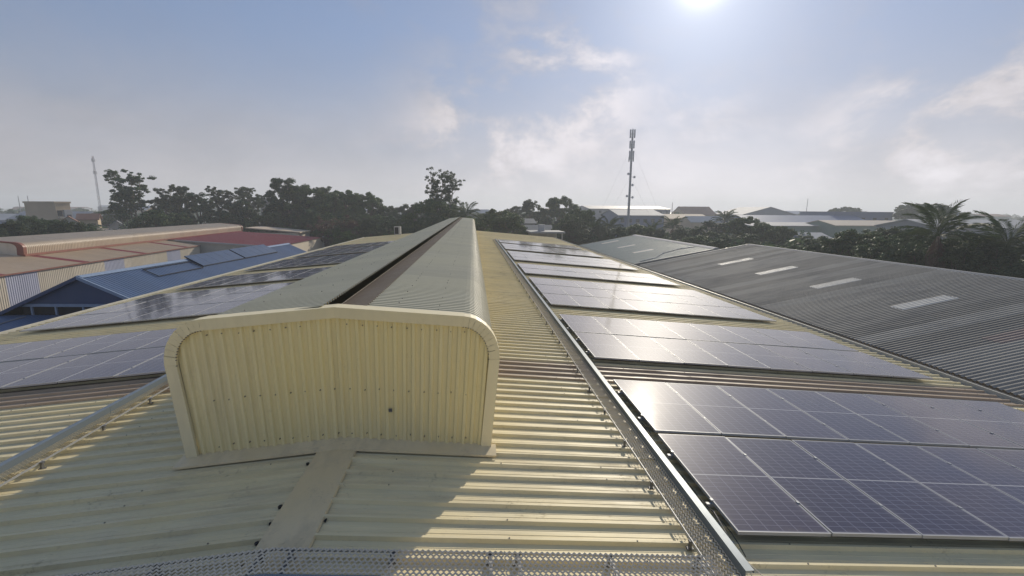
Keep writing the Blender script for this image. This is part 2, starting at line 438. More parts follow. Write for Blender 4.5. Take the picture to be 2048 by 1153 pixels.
def profiled(path, width, profile, normals=None):
    """sheet running along path [(x,z)...], width in +Y, profile = [(t, h)...]"""
    mb = MB()
    P2 = [Vector(p) for p in path]
    nr = []
    for i, p in enumerate(P2):
        d = (P2[min(i+1, len(P2)-1)] - P2[max(i-1, 0)]).normalized()
        nr.append(Vector((-d.y, d.x)))
    if normals == 'flip': nr = [-n for n in nr]
    k = len(profile)
    for p, n in zip(P2, nr):
        for t, h in profile: mb.v.append((p.x + n.x*h, t, p.y + n.y*h))
    for i in range(len(P2)-1):
        for j in range(k-1):
            a = i*k + j
            q = (a, a+1, a+k+1, a+k)
            mb.f.append(q if normals == 'flip' else q[::-1])
    return mb

def rib_profile(pitch, n, h, base=0.02, slope=0.016, top=0.026, stiff=True):
    pr = []
    for i in range(n):
        o = i*pitch
        pr += [(o, 0), (o+base*.2, 0), (o+base*.2+slope, h), (o+base*.2+slope+top, h), (o+base*.2+2*slope+top, 0)]
        if stiff:
            for c in (0.50, 0.76):
                c = o + pitch*c
                pr += [(c-.009, 0), (c-.003, .0035), (c+.003, .0035), (c+.009, 0)]
    pr.append((n*pitch, 0))
    return pr

def wave_profile(pitch, n, h, flat=0.34):
    pr = []
    for i in range(n):
        o = i*pitch
        pr += [(o, 0), (o+pitch*flat, 0), (o+pitch*.5, h), (o+pitch*(.5+flat), h)]
    pr.append((n*pitch, 0))
    return pr

# ------------------------------------------------------------------ the factory under the camera
fac = thing('factory_building', 'long cream metal factory roof filling the foreground, solar panels on both slopes', 'building', (0, 30, GZ))
prof = rib_profile(SW/4, 4, 0.042, slope=0.014, top=0.030)
me_r = profiled([(0.16, rz(.16)), (HW, rz(HW))], SW, prof).mesh('roof_sheet')
me_l = profiled([(-HW, rz(HW)), (-0.16, rz(.16))], SW, prof).mesh('roof_sheet')
me_rb, me_lb = me_r.copy(), me_l.copy()
for me, ma in ((me_r, 'cream_roof'), (me_l, 'cream_roof'), (me_rb, 'brown_roof'), (me_lb, 'brown_roof')): me.materials.append(M[ma])
for i in range(NS):
    for side, me in ((1, me_rb if i == 14 else me_r), (-1, me_lb if i == 14 else me_l)):
        o = part(fac, 'roof_sheet', me, None)
        o.location = (0, Y0 + i*SW, 0)
        if i == 14: o['label'] = 'brown stained roof sheet running down the slope'
# ridge capping pieces in front of the ventilator
def cap_mesh(y0, y1, lift):
    mb = MB()
    xs = (-0.27, -0.262, 0.0, 0.212, 0.22)
    zs = [rz(.27)+.012, rz(.26)+.042, .046, rz(.21)+.042, rz(.22)+.012]
    for a in range(4):
        mb.quad((xs[a], y0, zs[a]+lift), (xs[a+1], y0, zs[a+1]+lift), (xs[a+1], y1, zs[a+1]+lift), (xs[a], y1, zs[a]+lift))
    return mb
yy = Y0
k = 0
while yy < 5.5:
    y2 = min(yy+2.46, 5.58)
    part(fac, 'ridge_cap', cap_mesh(yy, y2, 0.004*(k % 2)), M['ridge_cap'])
    yy = y2 - 0.05; k += 1
    if y2 >= 5.57: break
part(fac, 'ridge_cap', cap_mesh(67.3, Y1, 0), M['ridge_cap'])
# black closure foam peeping out under the cap beside each rib
fm = MB()
for i in range(36):
    y = Y0 + 8.4 + i*SW/4 + 0.03
    if y > 5.45: break
    for sx in (-1, 1):
        if random.random() < 0.45: continue
        x = (-0.285 if sx < 0 else 0.232) + sx*random.uniform(-.01, .02)
        w = random.uniform(.008, .022); d = random.uniform(.012, .036)
        z = rz(x)
        pts = []
        for a in range(7):
            t = a*2*math.pi/7
            pts.append((x + math.cos(t)*w*random.uniform(.7, 1.3), y + .04 + math.sin(t)*d*random.uniform(.6, 1.2), z+.007))
        fm.poly(pts)
        top = [(px, py, pz+.016) for px, py, pz in pts]
        fm.poly(top)
        for a in range(7): fm.quad(pts[a], pts[(a+1) % 7], top[(a+1) % 7], top[a])
o = part(fac, 'foam_closure', fm, M['black']); o['kind'] = 'stuff'
# gutters, walls, verge trims
for sx in (-1, 1):
    g = MB()
    xa, xb = sx*(HW-0.02), sx*(HW+0.17)
    zt = rz(HW) + 0.03
    def gb_(x0, x1, z0, z1): g.box(min(x0, x1), max(x0, x1), Y0, Y1, z0, z1)
    gb_(xb, xb+sx*.035, zt-.20, zt+.035)
    gb_(xa-sx*.06, xb, zt-.215, zt-.20)
    part(fac, 'gutter', g, M['gutter'])
    w = MB().box(min(sx*13.5, sx*13.62), max(sx*13.5, sx*13.62), Y0, Y1, GZ, rz(13.6)-.06)
    part(fac, 'wall', w, M['clad_cream'])
    v = MB()
    for yv in (Y1+.002,):
        v.hexa([(0, yv, -.10), (sx*HW, yv, rz(HW)-.10), (sx*HW, yv+.06, rz(HW)-.10), (0, yv+.06, -.10),
                (0, yv, .05), (sx*HW, yv, rz(HW)+.05), (sx*HW, yv+.06, rz(HW)+.05), (0, yv+.06, .05)])
    part(fac, 'verge_trim', v, M['cream_trim'])
part(fac, 'gable_wall', MB().poly([(-13.5, Y1-.1, GZ), (13.5, Y1-.1, GZ), (13.5, Y1-.1, rz(13.5)-.05), (0, Y1-.1, -.05), (-13.5, Y1-.1, rz(13.5)-.05)]), M['clad_cream'])
# roofing screws along the purlin lines, on the rib crests
sm = MB()
for sx in (-1, 1):
    for xp in (0.75, 2.05, 3.35, 5.0, 6.4, 7.8, 9.2, 10.6, 12.0, 13.4):
        for i in range(NS*4):
            y = Y0 + i*SW/4 + .004+.016+.013
            if y < 3 or y > 26: continue
            z = rz(xp) + .042
            if random.random() < .45: continue
            sm.box(sx*xp-.006, sx*xp+.006, y-.006, y+.006, z, z+.007)
o = part(fac, 'roof_screws', sm, M['screw']); o['kind'] = 'stuff'

# ------------------------------------------------------------------ ridge ventilator
ven = thing('ridge_ventilator', 'long cream corrugated ridge ventilator with rounded shoulders and shaded end panel', 'ventilator', (0, 36, 0))
VY0, VY1 = 5.60, 66.8
def outline(off=0.0, side=1, n=9, ztop=1.83, foot=-0.10):
    """half outline from the foot up to the peak, side +1 right"""
    pts = [(1.905-off, foot-SL*1.9), (2.035-off, 1.13)]
    cx_, cz_, ra, rb = 1.56, 1.15, 0.475-off, 0.545-off
    for i in range(1, n+1):
        t = math.radians(2 + (86-2)*i/n)
        pts.append((cx_ + ra*math.cos(t), cz_ + rb*math.sin(t)))
    pts.append((0.0, ztop-off))
    return [(side*x, z) for x, z in pts]

# corrugated end cladding, one sheet after another
def z_top_in(x, off=0.10):
    x = abs(x)
    pts = outline(off)
    # walk over the top part
    for (xa, za), (xb, zb) in zip(pts[1:], pts[2:]):
        lo, hi = min(xa, xb), max(xa, xb)
        if lo <= x <= hi and hi > lo:
            return za + (zb-za)*(x-xa)/(xb-xa)
    return pts[-1][1] if x < 1 else 1.1
END_Y = 5.655
pitch_e = 0.113
xs0 = -1.865
nrib = 33
for s in range(4):
    mb = MB()
    i0, i1 = s*nrib//4, (s+1)*nrib//4
    cols = []
    for i in range(i0, i1):
        x = xs0 + i*pitch_e
        deep = 0.028 if i % 2 == 0 else 0.020
        for f, h in ((0, 0), (.40, 0), (.55, deep), (.85, deep)):
            cols.append((x + f*pitch_e, h))
    cols.append((xs0 + i1*pitch_e, 0))
    cols = [(max(-1.865, min(1.865, x)), h) for x, h in cols]
    n0 = len(mb.v)
    for x, h in cols:
        y = END_Y - h - (.005 if s % 2 else 0)
        # sides lean inwards towards the foot
        zt = z_top_in(x); zb = rz(x) + 0.035 + (0.006 if h else 0)
        for f in (0.0, 1.0):
            z = zb + (zt-zb)*f
            lim = 1.78 + (2.035-1.905)*max(0, min(1, (z+.2)/1.3))
            mb.v.append((x/1.865*(lim+.02), y, z))
    for j in range(len(cols)-1):
        a = n0 + 2*j
        mb.f.append((a, a+2, a+3, a+1))
    part(ven, 'end_sheet', mb, M['cream_wall'])
for yv in (VY1,):
    pts = [(x, yv, z) for x, z in outline(.03, 1)] + [(x, yv, z) for x, z in outline(.03, -1)[::-1][1:]]
    part(ven, 'far_end_panel', MB().poly(pts[::-1]), M['cream_wall'])
# end trim: face, inner return and top flange, in pieces
def trim_piece(o_pts, i_pts, yf, yb, lift=0.0, inner=True):
    mb = MB()
    n = len(o_pts)
    for a in range(n-1):
        (x0, z0), (x1, z1) = o_pts[a], o_pts[a+1]
        (u0, w0), (u1, w1) = i_pts[a], i_pts[a+1]
        mb.quad((x0, yf, z0), (x1, yf, z1), (u1, yf, w1), (u0, yf, w0))
        mb.quad((x0, yf, z0), (x0, yb, z0), (x1, yb, z1), (x1, yf, z1))
        if inner: mb.quad((u0, yf, w0), (u1, yf, w1), (u1, yf+.045, w1), (u0, yf+.045, w0))
    return mb
for sd in (1, -1):
    O, I = outline(-0.015, sd), outline(0.125, sd)
    part(ven, 'side_trim', trim_piece(O[:2], I[:2], VY0, VY0+.17), M['cream_trim'])
    # crimped corner: short overlapping facets
    for a in range(1, len(O)-2):
        yo = VY0 - 0.0025*(a % 2)
        sh = lambda P, q: [(P[a][0]+(P[a+1][0]-P[a][0])*q, P[a][1]+(P[a+1][1]-P[a][1])*q), (P[a+1][0]-(P[a+1][0]-P[a][0])*q, P[a+1][1]-(P[a+1][1]-P[a][1])*q)]
        part(ven, 'corner_trim', trim_piece(sh(O, .02), sh(I, .03), yo, VY0+.17), M['cream_trim'])
    part(ven, 'top_trim', trim_piece(O[-2:], I[-2:], VY0-.004 if sd > 0 else VY0-.001, VY0+.20), M['cream_trim'])
# dark crimp slots where the corner trim meets the end sheets
cm = MB()
for sd in (1, -1):
    I = outline(0.128, sd, 16)[1:-1]
    for x, z in I:
        cm.box(x-.008, x+.008, VY0-.006, VY0+.004, z-.006, z+.004)
o = part(ven, 'crimp_marks', cm, M['screw']); o['kind'] = 'stuff'
# screws of the end wall
sm = MB()
for row, zz in ((0, .16), (1, .78), (2, None)):
    for i in range(1, 19):
        x = -1.72 + i*0.185 + random.uniform(-.012, .012)
        if row == 2 and random.random() < .15: continue
        z = (z_top_in(x)-.10 if zz is None else zz + rz(x)*.9) + random.uniform(-.012, .012)
        sm.box(x-.0055, x+.0055, END_Y-.036, END_Y-.010, z-.0055, z+.0055)
o = part(ven, 'end_screws', sm, M['screw']); o['kind'] = 'stuff'
# loose scuffs and the little bolt left in the sheet
part(ven, 'bolt', MB().box(.620, .640, END_Y-.075, END_Y-.02, .453, .472).box(.608, .652, END_Y-.05, END_Y-.038, .44, .485), M['galv'])
# foot flashing, folded over the ridge
fl = MB()
for sd in (-1, 1):
    xo = 2.0
    p = [(0, END_Y, .10), (sd*xo, END_Y, rz(xo)+.085), (sd*xo, 5.43, rz(xo)+.044), (0, 5.43, .052)]
    fl.quad(*(p if sd < 0 else p[::-1]))
    q = [(0, 5.43, .052), (sd*xo, 5.43, rz(xo)+.044), (sd*xo, 5.428, rz(xo)+.02), (0, 5.428, .03)]
    fl.quad(*(q if sd < 0 else q[::-1]))
part(ven, 'foot_flashing', fl, M['ridge_cap'])

# ventilator roof sheets: left ones reach higher and leave a slot, right ones bend over the shoulder
vprof = wave_profile(0.11, 10, 0.031, .28)
def shoulder(side, top):
    pts = outline(0.035, side, 9)
    return pts[:-1] + [top]
path_r = shoulder(1, (0.30, 1.772))
path_l = shoulder(-1, (-0.175, 1.845))
mesh_vr = profiled(path_r, 1.1, vprof).mesh('vent_sheet'); mesh_vr.materials.append(M['grey_cream'])
mesh_vl = profiled(path_l, 1.1, vprof, 'flip').mesh('vent_sheet'); mesh_vl.materials.append(M['grey_cream'])
mesh_st = profiled([(-0.178, 1.648), (0.32, 1.752)], 1.1, vprof).mesh('valley_sheet'); mesh_st.materials.append(M['brown_strip'])
nv = int((VY1 - VY0 - .10)/1.1)
for i in range(nv+1):
    y = VY0 + .075 + i*1.1
    if y + 1.1 > VY1 + 0.5: break
    for nme, me in (('vent_sheet', mesh_vr), ('vent_sheet', mesh_vl), ('valley_sheet', mesh_st)):
        o = part(ven, nme, me, None); o.location = (0, y, 0)
for i in range(10):
    a = VY0 + .1 + i*6.1
    part(ven, 'valley_angle', MB().box(-.205, -.180, a, min(a+6.06, VY1-.1), 1.630, 1.668), M['white_steel'])
sm = MB()
for i in range(0, 220):
    y = VY0 + .30 + i*.275
    if y > 40: break
    for x, z in ((0.7, 1.762), (1.25, 1.716), (-.5, 1.826), (-1.2, 1.735)):
        if random.random() < .55: continue
        sm.box(x-.006, x+.006, y-.006, y+.006, z+.012, z+.022)
o = part(ven, 'roof_screws', sm, M['screw']); o['kind'] = 'stuff'

# ------------------------------------------------------------------ walkways of expanded metal
DL = 2.0
def deck_mesh(width, length, rows, pitch, name):
    mb = MB()
    t = 0.0062; hgt = 0.010; rise = .010
    for r in range(rows+1):
        x0 = width*r/rows
        n = int(length/(pitch/2))
        for k in range(n):
            ph = (k + r) % 2
            a = x0 + (0.008 if ph else -0.008); b_ = x0 + (-0.008 if ph else 0.008)
            za, zb = (hgt, 0) if ph else (0, hgt)
            y0 = k*pitch/2; y1 = y0 + pitch/2
            mb.hexa([(a-t, y0, za-.003), (a+t, y0, za-.003+rise), (b_+t, y1, zb-.003+rise), (b_-t, y1, zb-.003),
                     (a-t, y0, za), (a+t, y0, za+rise), (b_+t, y1, zb+rise), (b_-t, y1, zb)])
    return mb.mesh(name)
deck_me = deck_mesh(0.25, DL-.01, 6, 0.05, 'deck'); deck_me.materials.append(M['galv_deck'])
foot_me = MB().box(-.012, .012, -.016, .016, 0, .085).box(-.035, .035, -.022, .022, -.002, .012).box(-.016, .03, -.02, .02, .075, .098).mesh('bracket')
foot_me.materials.append(M['galv'])
bar_me = MB().box(0, .25, -.016, .016, -.022, -.006).mesh('cross_bar'); bar_me.materials.append(M['galv'])
def walkway(side, label):
    ys, ye = 3.36, 50.2
    w = thing('walkway', label, 'walkway', (side*4.03, 26, rz(4.03)), 0, 'galvanised walkways on the factory roof')
    ang = math.atan(SL)*side
    x_in = side*3.885
    n = int((ye-ys)/DL)
    for i in range(n+1):
        y = ys + i*DL
        if y + DL > ye + .3: break
        d = part(w, 'deck', deck_me, None); d.matrix_parent_inverse = Matrix.Identity(4)
        zb = rz(3.885) + .115
        # deck local x runs outwards
        if side > 0: d.matrix_local = w.matrix_basis.inverted() @ Matrix.Translation((x_in, y, zb)) @ Matrix.Rotation(ang, 4, 'Y')
        else: d.matrix_local = w.matrix_basis.inverted() @ Matrix.Translation((x_in-.25, y, zb - .25*SL)) @ Matrix.Rotation(ang, 4, 'Y')
        for k in range(2):
            b1 = part(w, 'cross_bar', bar_me, None); b1.matrix_parent_inverse = Matrix.Identity(4)
            b1.matrix_local = d.matrix_local @ Matrix.Translation((0, .5+k, 0))
            f1 = part(w, 'bracket', foot_me, None, loc=(x_in - side*.012, y+.5+k, rz(3.87)+.02))
        c = MB()
        xa, xb = side*4.137, side*4.215
        z = rz(4.17)
        y1_ = y + DL - .004
        def bx(x0, x1, z0, z1): c.box(min(x0, x1), max(x0, x1), y, y1_, z0, z1)
        bx(xa, xa+side*.004, z+.07, z+.222)
        bx(xa+side*.004, xb, z+.218, z+.222)
        bx(xb, xb+side*.003, z+.19, z+.2215)
        bx(xa+side*.004, xb, z+.07, z+.074)
        part(w, 'side_channel', c, M['galv_blue'])
    e = MB().box(min(x_in, x_in-side*.006), max(x_in, x_in-side*.006), ys, ye-.2, rz(3.885)+.100, rz(3.885)+.128)
    part(w, 'edge_strip', e, M['alu'])
    return w
walkway(1, 'metal mesh walkway between the ventilator and the right-hand solar arrays')
walkway(-1, 'metal mesh walkway on the left slope, running behind the ventilator end')

cw = thing('cross_walkway', 'metal mesh walkway crossing the ridge at the bottom of the photo', 'walkway', (0, 3.45, 0), 0, 'galvanised walkways on the factory roof')
inv = cw.matrix_basis.inverted()
def cross_run(side):
    n = 2
    ang = math.atan(SL)
    for i in range(n):
        d = part(cw, 'deck', deck_me, None); d.matrix_parent_inverse = Matrix.Identity(4)
        # deck local y -> outwards along x ; local x -> towards the camera
        if side > 0: base = Matrix.Translation(((i+1)*DL*.985, 3.35, .145 - SL*(i+1)*DL*.985)) @ Matrix.Rotation(ang, 4, 'Y') @ Matrix.Rotation(math.pi/2, 4, 'Z')
        else: base = Matrix.Translation((-i*DL*.985, 3.35, .145 - SL*i*DL*.985)) @ Matrix.Rotation(-ang, 4, 'Y') @ Matrix.Rotation(math.pi/2, 4, 'Z')
        d.matrix_local = inv @ base
        for k in range(3):
            b1 = part(cw, 'cross_bar', bar_me, None); b1.matrix_parent_inverse = Matrix.Identity(4)
            b1.matrix_local = inv @ base @ Matrix.Translation((0, .12+k*.86, 0))
            x = side*(i*DL*.985 + .12 + k*.86)
            part(cw, 'bracket', foot_me, None, loc=(x, 3.61, rz(x)+.03))
    c = MB()
    for (y0, y1, z0, z1) in ((3.205, 3.325, .150, .154), (3.325, 3.329, .03, .153), (3.201, 3.205, .03, .153)):
        x1 = side*3.87
        p = [(0, y0, z0), (x1, y0, z0+rz(x1)), (x1, y1, z0+rz(x1)), (0, y1, z0), (0, y0, z1), (x1, y0, z1+rz(x1)), (x1, y1, z1+rz(x1)), (0, y1, z1)]
        if side < 0: p = [p[1], p[0], p[3], p[2], p[5], p[4], p[7], p[6]]
        c.hexa(p)
    part(cw, 'side_channel', c, M['galv_blue'])
    e = MB()
    x1 = side*3.87
    p = [(0, 3.602, .13), (x1, 3.602, .13+rz(x1)), (x1, 3.607, .13+rz(x1)), (0, 3.607, .13), (0, 3.602, .156), (x1, 3.602, .156+rz(x1)), (x1, 3.607, .156+rz(x1)), (0, 3.607, .156)]
    if side < 0: p = [p[1], p[0], p[3], p[2], p[5], p[4], p[7], p[6]]
    part(cw, 'edge_strip', e.hexa(p), M['alu'])
cross_run(1); cross_run(-1)

# ------------------------------------------------------------------ solar arrays
gl_me = MB().box(-PW/2+.007, PW/2-.007, -PL/2+.009, PL/2-.009, -.008, 0).mesh('solar_panel'); gl_me.materials.append(M['cells'])
fr = MB()
for (x0, x1, y0, y1) in ((-PW/2, PW/2, -PL/2, -PL/2+.009), (-PW/2, PW/2, PL/2-.009, PL/2), (-PW/2, -PW/2+.007, -PL/2+.009, PL/2-.009), (PW/2-.007, PW/2, -PL/2+.009, PL/2-.009)):
    fr.box(x0, x1, y0, y1, -.035, .002)
fr_me = fr.mesh('frame'); fr_me.materials.append(M['alu'])
cl_me = MB().box(-.016, .016, -.02, .02, -.004, .005).mesh('clamp'); cl_me.materials.append(M['alu'])
CP, RP, NC = 1.06, 2.16, 8
def array(side, ystart, rows, label):
    a = thing('solar_array', label, 'solar array', (side*(4.43+NC*CP/2), ystart, rz(4.43+NC*CP/2)), 0, 'solar arrays on the factory roof')
    inv = a.matrix_basis.inverted()
    ang = math.atan(SL)*side
    for r in range(rows):
        yc = ystart + PL/2 + r*RP
        for c in range(NC):
            xc = side*(4.43 + PW/2 + c*CP)
            z = rz(xc) + .165 + random.gauss(0, .002)
            tx, ty = random.gauss(0, .0022), random.gauss(0, .0022)
            base = Matrix.Translation((xc, yc, z)) @ Matrix.Rotation(ang+ty, 4, 'Y') @ Matrix.Rotation(tx, 4, 'X')
            p = part(a, 'solar_panel', gl_me, None); p.matrix_parent_inverse = Matrix.Identity(4)
            p.matrix_local = inv @ base
            f = bpy.data.objects.new('frame', fr_me); COL.objects.link(f); f.parent = p
        for q in (-.52, .52):
            x0, x1 = 4.43-.07, 4.43+NC*CP+.04
            y = yc + q
            p = [(side*x0, y-.02, rz(x0)+.085), (side*x1, y-.02, rz(x1)+.085), (side*x1, y+.02, rz(x1)+.085), (side*x0, y+.02, rz(x0)+.085),
                 (side*x0, y-.02, rz(x0)+.122), (side*x1, y-.02, rz(x1)+.122), (side*x1, y+.02, rz(x1)+.122), (side*x0, y+.02, rz(x0)+.122)]
            if side < 0: p = [p[1], p[0], p[3], p[2], p[5], p[4], p[7], p[6]]
            part(a, 'rail', MB().hexa(p), M['alu'])
            if ystart < 10:
                for c in range(NC+1):
                    xc = 4.43 - .01 + c*CP
                    k = part(a, 'clamp', cl_me, None); k.matrix_parent_inverse = Matrix.Identity(4)
                    k.matrix_local = inv @ Matrix.Translation((side*xc, y, rz(xc)+.169)) @ Matrix.Rotation(ang, 4, 'Y')
    # stub feet on the rib crests near the inner edge
    if side > 0 and ystart < 16:
        ft = MB()
        i = 0
        while ystart + i*SW/4 < ystart + rows*RP - .2:
            y = Y0 + (round((ystart-Y0)/(SW/4)) + i)*SW/4 + .034
            for x in (4.33,):
                ft.box(x-.06, x+.05, y-.014, y+.014, rz(x)+.034, rz(x)+.05)
            i += 1
        o = part(a, 'mounting_feet', ft, M['alu']); o['kind'] = 'stuff'
    return a
ords = ['nearest', 'second', 'third', 'fourth', 'fifth', 'sixth', 'farthest']
for (ys, rows), od in zip(((3.95, 2), (9.55, 2), (15.33, 3), (23.2, 2), (29.5, 3), (37.6, 3), (45.3, 2)), ords):
    array(1, ys, rows, f'{od} solar array on the right slope, {rows} rows of panels' + (' going away from the camera' if od != 'nearest' else ' showing dark cells'))
for (ys, rows), od in zip(((9.25, 2), (15.4, 3), (23.2, 2), (29.9, 3), (37.7, 3), (45.4, 2)), ['nearest', 'second', 'third', 'fourth', 'fifth', 'farthest']):
    array(-1, ys, rows, f'{od} solar array on the left slope, {rows} rows behind the ventilator')

# cables beside the right arrays
def cable(pts, label, rad=.006, matn='black'):
    mb = MB().tube(pts, rad, 5)
    o = link('solar_cable', mb.mesh('solar_cable', True), M[matn])
    return tag(o, label, 'cable', 'cables beside the solar arrays')
pts = []
for i in range(60):
    y = 3.7 + i*.16
    x = 4.365 + .022*math.sin(i*.9) + .015*math.sin(i*.37)
    pts.append((x, y, rz(x) + .075 + .03*math.sin(i*.5)))
cable(pts, 'black cable strung along the inner edge of the nearest right solar arrays', .005)
pts = []
for i in range(24):
    t = i/23
    y = 4.35 - t*1.05; x = 4.38 - .05*math.sin(t*3.1) + .06*t
    pts.append((x, y, rz(x) + .11 - .065*min(1, t*2) + .01*math.sin(t*9)))
cable(pts, 'thin pale wire hanging from the corner of the nearest right solar array', .004, 'white_steel')
pts = []
for i in range(40):
    t = i/39*2*math.pi*2.2
    pts.append((4.33+.035*math.cos(t), 6.35+.17*math.sin(t), rz(4.33)+.06+.01*i/39+.008*math.sin(t*2)))
cable(pts, 'black cable coil lying beside the second row of the nearest right array', .007)

# small cabinet on the far end of the left slope
cb = thing('roof_cabinet', 'small pale cabinet on legs at the far end of the left slope', 'cabinet', (-9.0, 66.2, rz(9)))
c = MB().box(-9.45, -8.55, 65.95, 66.45, rz(9)+.12, rz(9)+1.25)
part(cb, 'case', c, M['far_white'])
part(cb, 'door', MB().box(-9.38, -8.85, 65.93, 65.948, rz(9)+.2, rz(9)+1.15), M['near_black'])
for sx in (-9.4, -8.64):
    part(cb, 'leg', MB().box(sx, sx+.05, 66.0, 66.05, rz(9), rz(9)+.12), M['galv'])

# ------------------------------------------------------------------ neighbouring sheds on the right
def shed_roof(b, sheet_mat_name, xe, ze, xr, zr_, xo, zo, y0, n, w, prof, overrides=None, name='roof_sheet'):
    """two slopes: eave (xe,ze) -> ridge (xr,zr_) -> far eave (xo,zo)"""
    m1 = profiled([(xe, ze), (xr-.05, zr_)], w, prof).mesh(name); m1.materials.append(M[sheet_mat_name])
    m2 = profiled([(xr+.05, zr_), (xo, zo)], w, prof).mesh(name); m2.materials.append(M[sheet_mat_name])
    for i in range(n):
        for me in (m1, m2):
            o = part(b, name, me, None); o.location = (0, y0+i*w, 0)

gs = thing('grey_shed', 'dark grey corrugated shed roof right of the cream factory, weathered, with pale skylights', 'building', (31, 22, GZ))
GE, GR, GO = (19.15, -.5-.19*(31-19.15)), (31.0, -.5), (43.0, -2.78)
gprof = wave_profile(.20, 5, .044, .30)
shed_roof(gs, 'grey_roof', *GE, *GR, *GO, -2.3, 48, 1.0, gprof)
part(gs, 'ridge_cap', MB().hexa([(30.78, -2.3, GR[1]-.03), (31.22, -2.3, GR[1]-.03), (31.22, 45.75, GR[1]-.03), (30.78, 45.75, GR[1]-.03),
     (30.92, -2.3, GR[1]+.09), (31.08, -2.3, GR[1]+.09), (31.08, 45.75, GR[1]+.09), (30.92, 45.75, GR[1]+.09)]), M['grey_ridge'])
for x0, z0, x1, z1 in ((*GE, *GR), (*GR, *GO)):
    part(gs, 'verge_trim', MB().hexa([(x0, 45.70, z0-.12), (x1, 45.70, z1-.12), (x1, 45.82, z1-.12), (x0, 45.82, z0-.12),
         (x0, 45.70, z0+.09), (x1, 45.70, z1+.09), (x1, 45.82, z1+.09), (x0, 45.82, z0+.09)]), M['grey_ridge'])
part(gs, 'wall', MB().box(19.5, 19.65, -2.3, 45.6, GZ, GE[1]+.02), M['concrete'])
part(gs, 'wall', MB().box(42.5, 42.65, -2.3, 45.6, GZ, GO[1]-.02), M['concrete'])
part(gs, 'gable_wall', MB().poly([(19.66, 45.55, GZ), (42.49, 45.55, GZ), (42.49, 45.55, GO[1]), (31, 45.55, GR[1]-.1), (19.66, 45.55, GE[1])]), M['concrete'])
part(gs, 'gutter', MB().box(18.98, 19.13, -2.3, 45.7, GE[1]-.2, GE[1]-.03), M['near_black'])  # gutter coloured near-black to stand for the shadow band below the eave
def on_grey(x): return -.5-.19*(31-x)
skp = wave_profile(.20, 4, .044, .30)
for (x0, x1, y) in ((24.0, 27.0, 38.45), (23.85, 26.9, 32.7), (23.75, 26.75, 26.7), (23.6, 26.65, 20.7)):
    o = part(gs, 'skylight_sheet', profiled([(x0, on_grey(x0)+.012), (x1, on_grey(x1)+.012)], .8, skp), M['skylight'])
    o.location = (0, round((y+2.3)/.2)*.2-2.3, 0)
o = part(gs, 'patch_sheet', profiled([(22.6, on_grey(22.6)+.012), (25.4, on_grey(25.4)+.012)], .8, skp), M['rusty'])
o.location = (0, -2.3+89*.2, 0); o['label'] = 'reddish rusted roof sheet near the edge of the photo'

ts = thing('teal_shed', 'smooth teal grey shed roof with three pale skylight strips and white ridge', 'building', (28, 59, GZ))
TE, TR, TO = (18.8, -1-.18*(27.9-18.8)), (27.9, -1.0), (37.0, -2.6)
shed_roof(ts, 'teal_roof', *TE, *TR, *TO, 46.6, 25, 1.0, wave_profile(.25, 4, .02, .36))
part(ts, 'ridge_cap', MB().hexa([(27.45, 46.6, -1.03), (28.35, 46.6, -1.03), (28.35, 71.6, -1.03), (27.45, 71.6, -1.03),
     (27.75, 46.6, -.88), (28.05, 46.6, -.88), (28.05, 71.6, -.88), (27.75, 71.6, -.88)]), M['far_white'])
for y in (46.48, 71.6):
    for x0, z0, x1, z1 in ((*TE, *TR), (*TR, *TO)):
        part(ts, 'verge_trim', MB().hexa([(x0, y, z0-.12), (x1, y, z1-.12), (x1, y+.1, z1-.12), (x0, y+.1, z0-.12),
             (x0, y, z0+.05), (x1, y, z1+.05), (x1, y+.1, z1+.05), (x0, y+.1, z0+.05)]), M['grey_ridge'])
for y in (46.7, 71.5):
    part(ts, 'gable_wall', MB().poly([(19.2, y, GZ), (36.6, y, GZ), (36.6, y, TO[1]), (27.9, y, -1.1), (19.2, y, TE[1])]), M['far_grey'])
part(ts, 'wall', MB().box(19.2, 19.3, 46.75, 71.45, GZ, TE[1]), M['far_grey'])
part(ts, 'wall', MB().box(36.5, 36.6, 46.75, 71.45, GZ, TO[1]), M['far_grey'])
def on_teal(x): return -1-.18*(27.9-x)
for (x0, x1, y) in ((21.6, 24.2, 68.2), (21.6, 24.0, 60.4), (21.4, 23.8, 53.6)):
    o = part(ts, 'skylight_sheet', profiled([(x0, on_teal(x0)+.02), (x1, on_teal(x1)+.02)], .75, wave_profile(.25, 3, .02, .36)), M['skylight'])
    o.location = (0, round((y-46.6)/.25)*.25+46.6, 0)
pts = [(27.2, 50.0, on_teal(27.2)+.05), (25.6, 50.5, on_teal(25.6)+.05), (23.2, 49.6, on_teal(23.2)+.05), (21.6, 47.6, on_teal(21.6)+.05), (19.6, 47.0, on_teal(19.6)+.05)]
o = link('roof_pipe', MB().tube(pts, .05, 6).mesh('roof_pipe', True), M['far_white']); tag(o, 'thin pale pipe snaking down the teal shed roof', 'pipe')

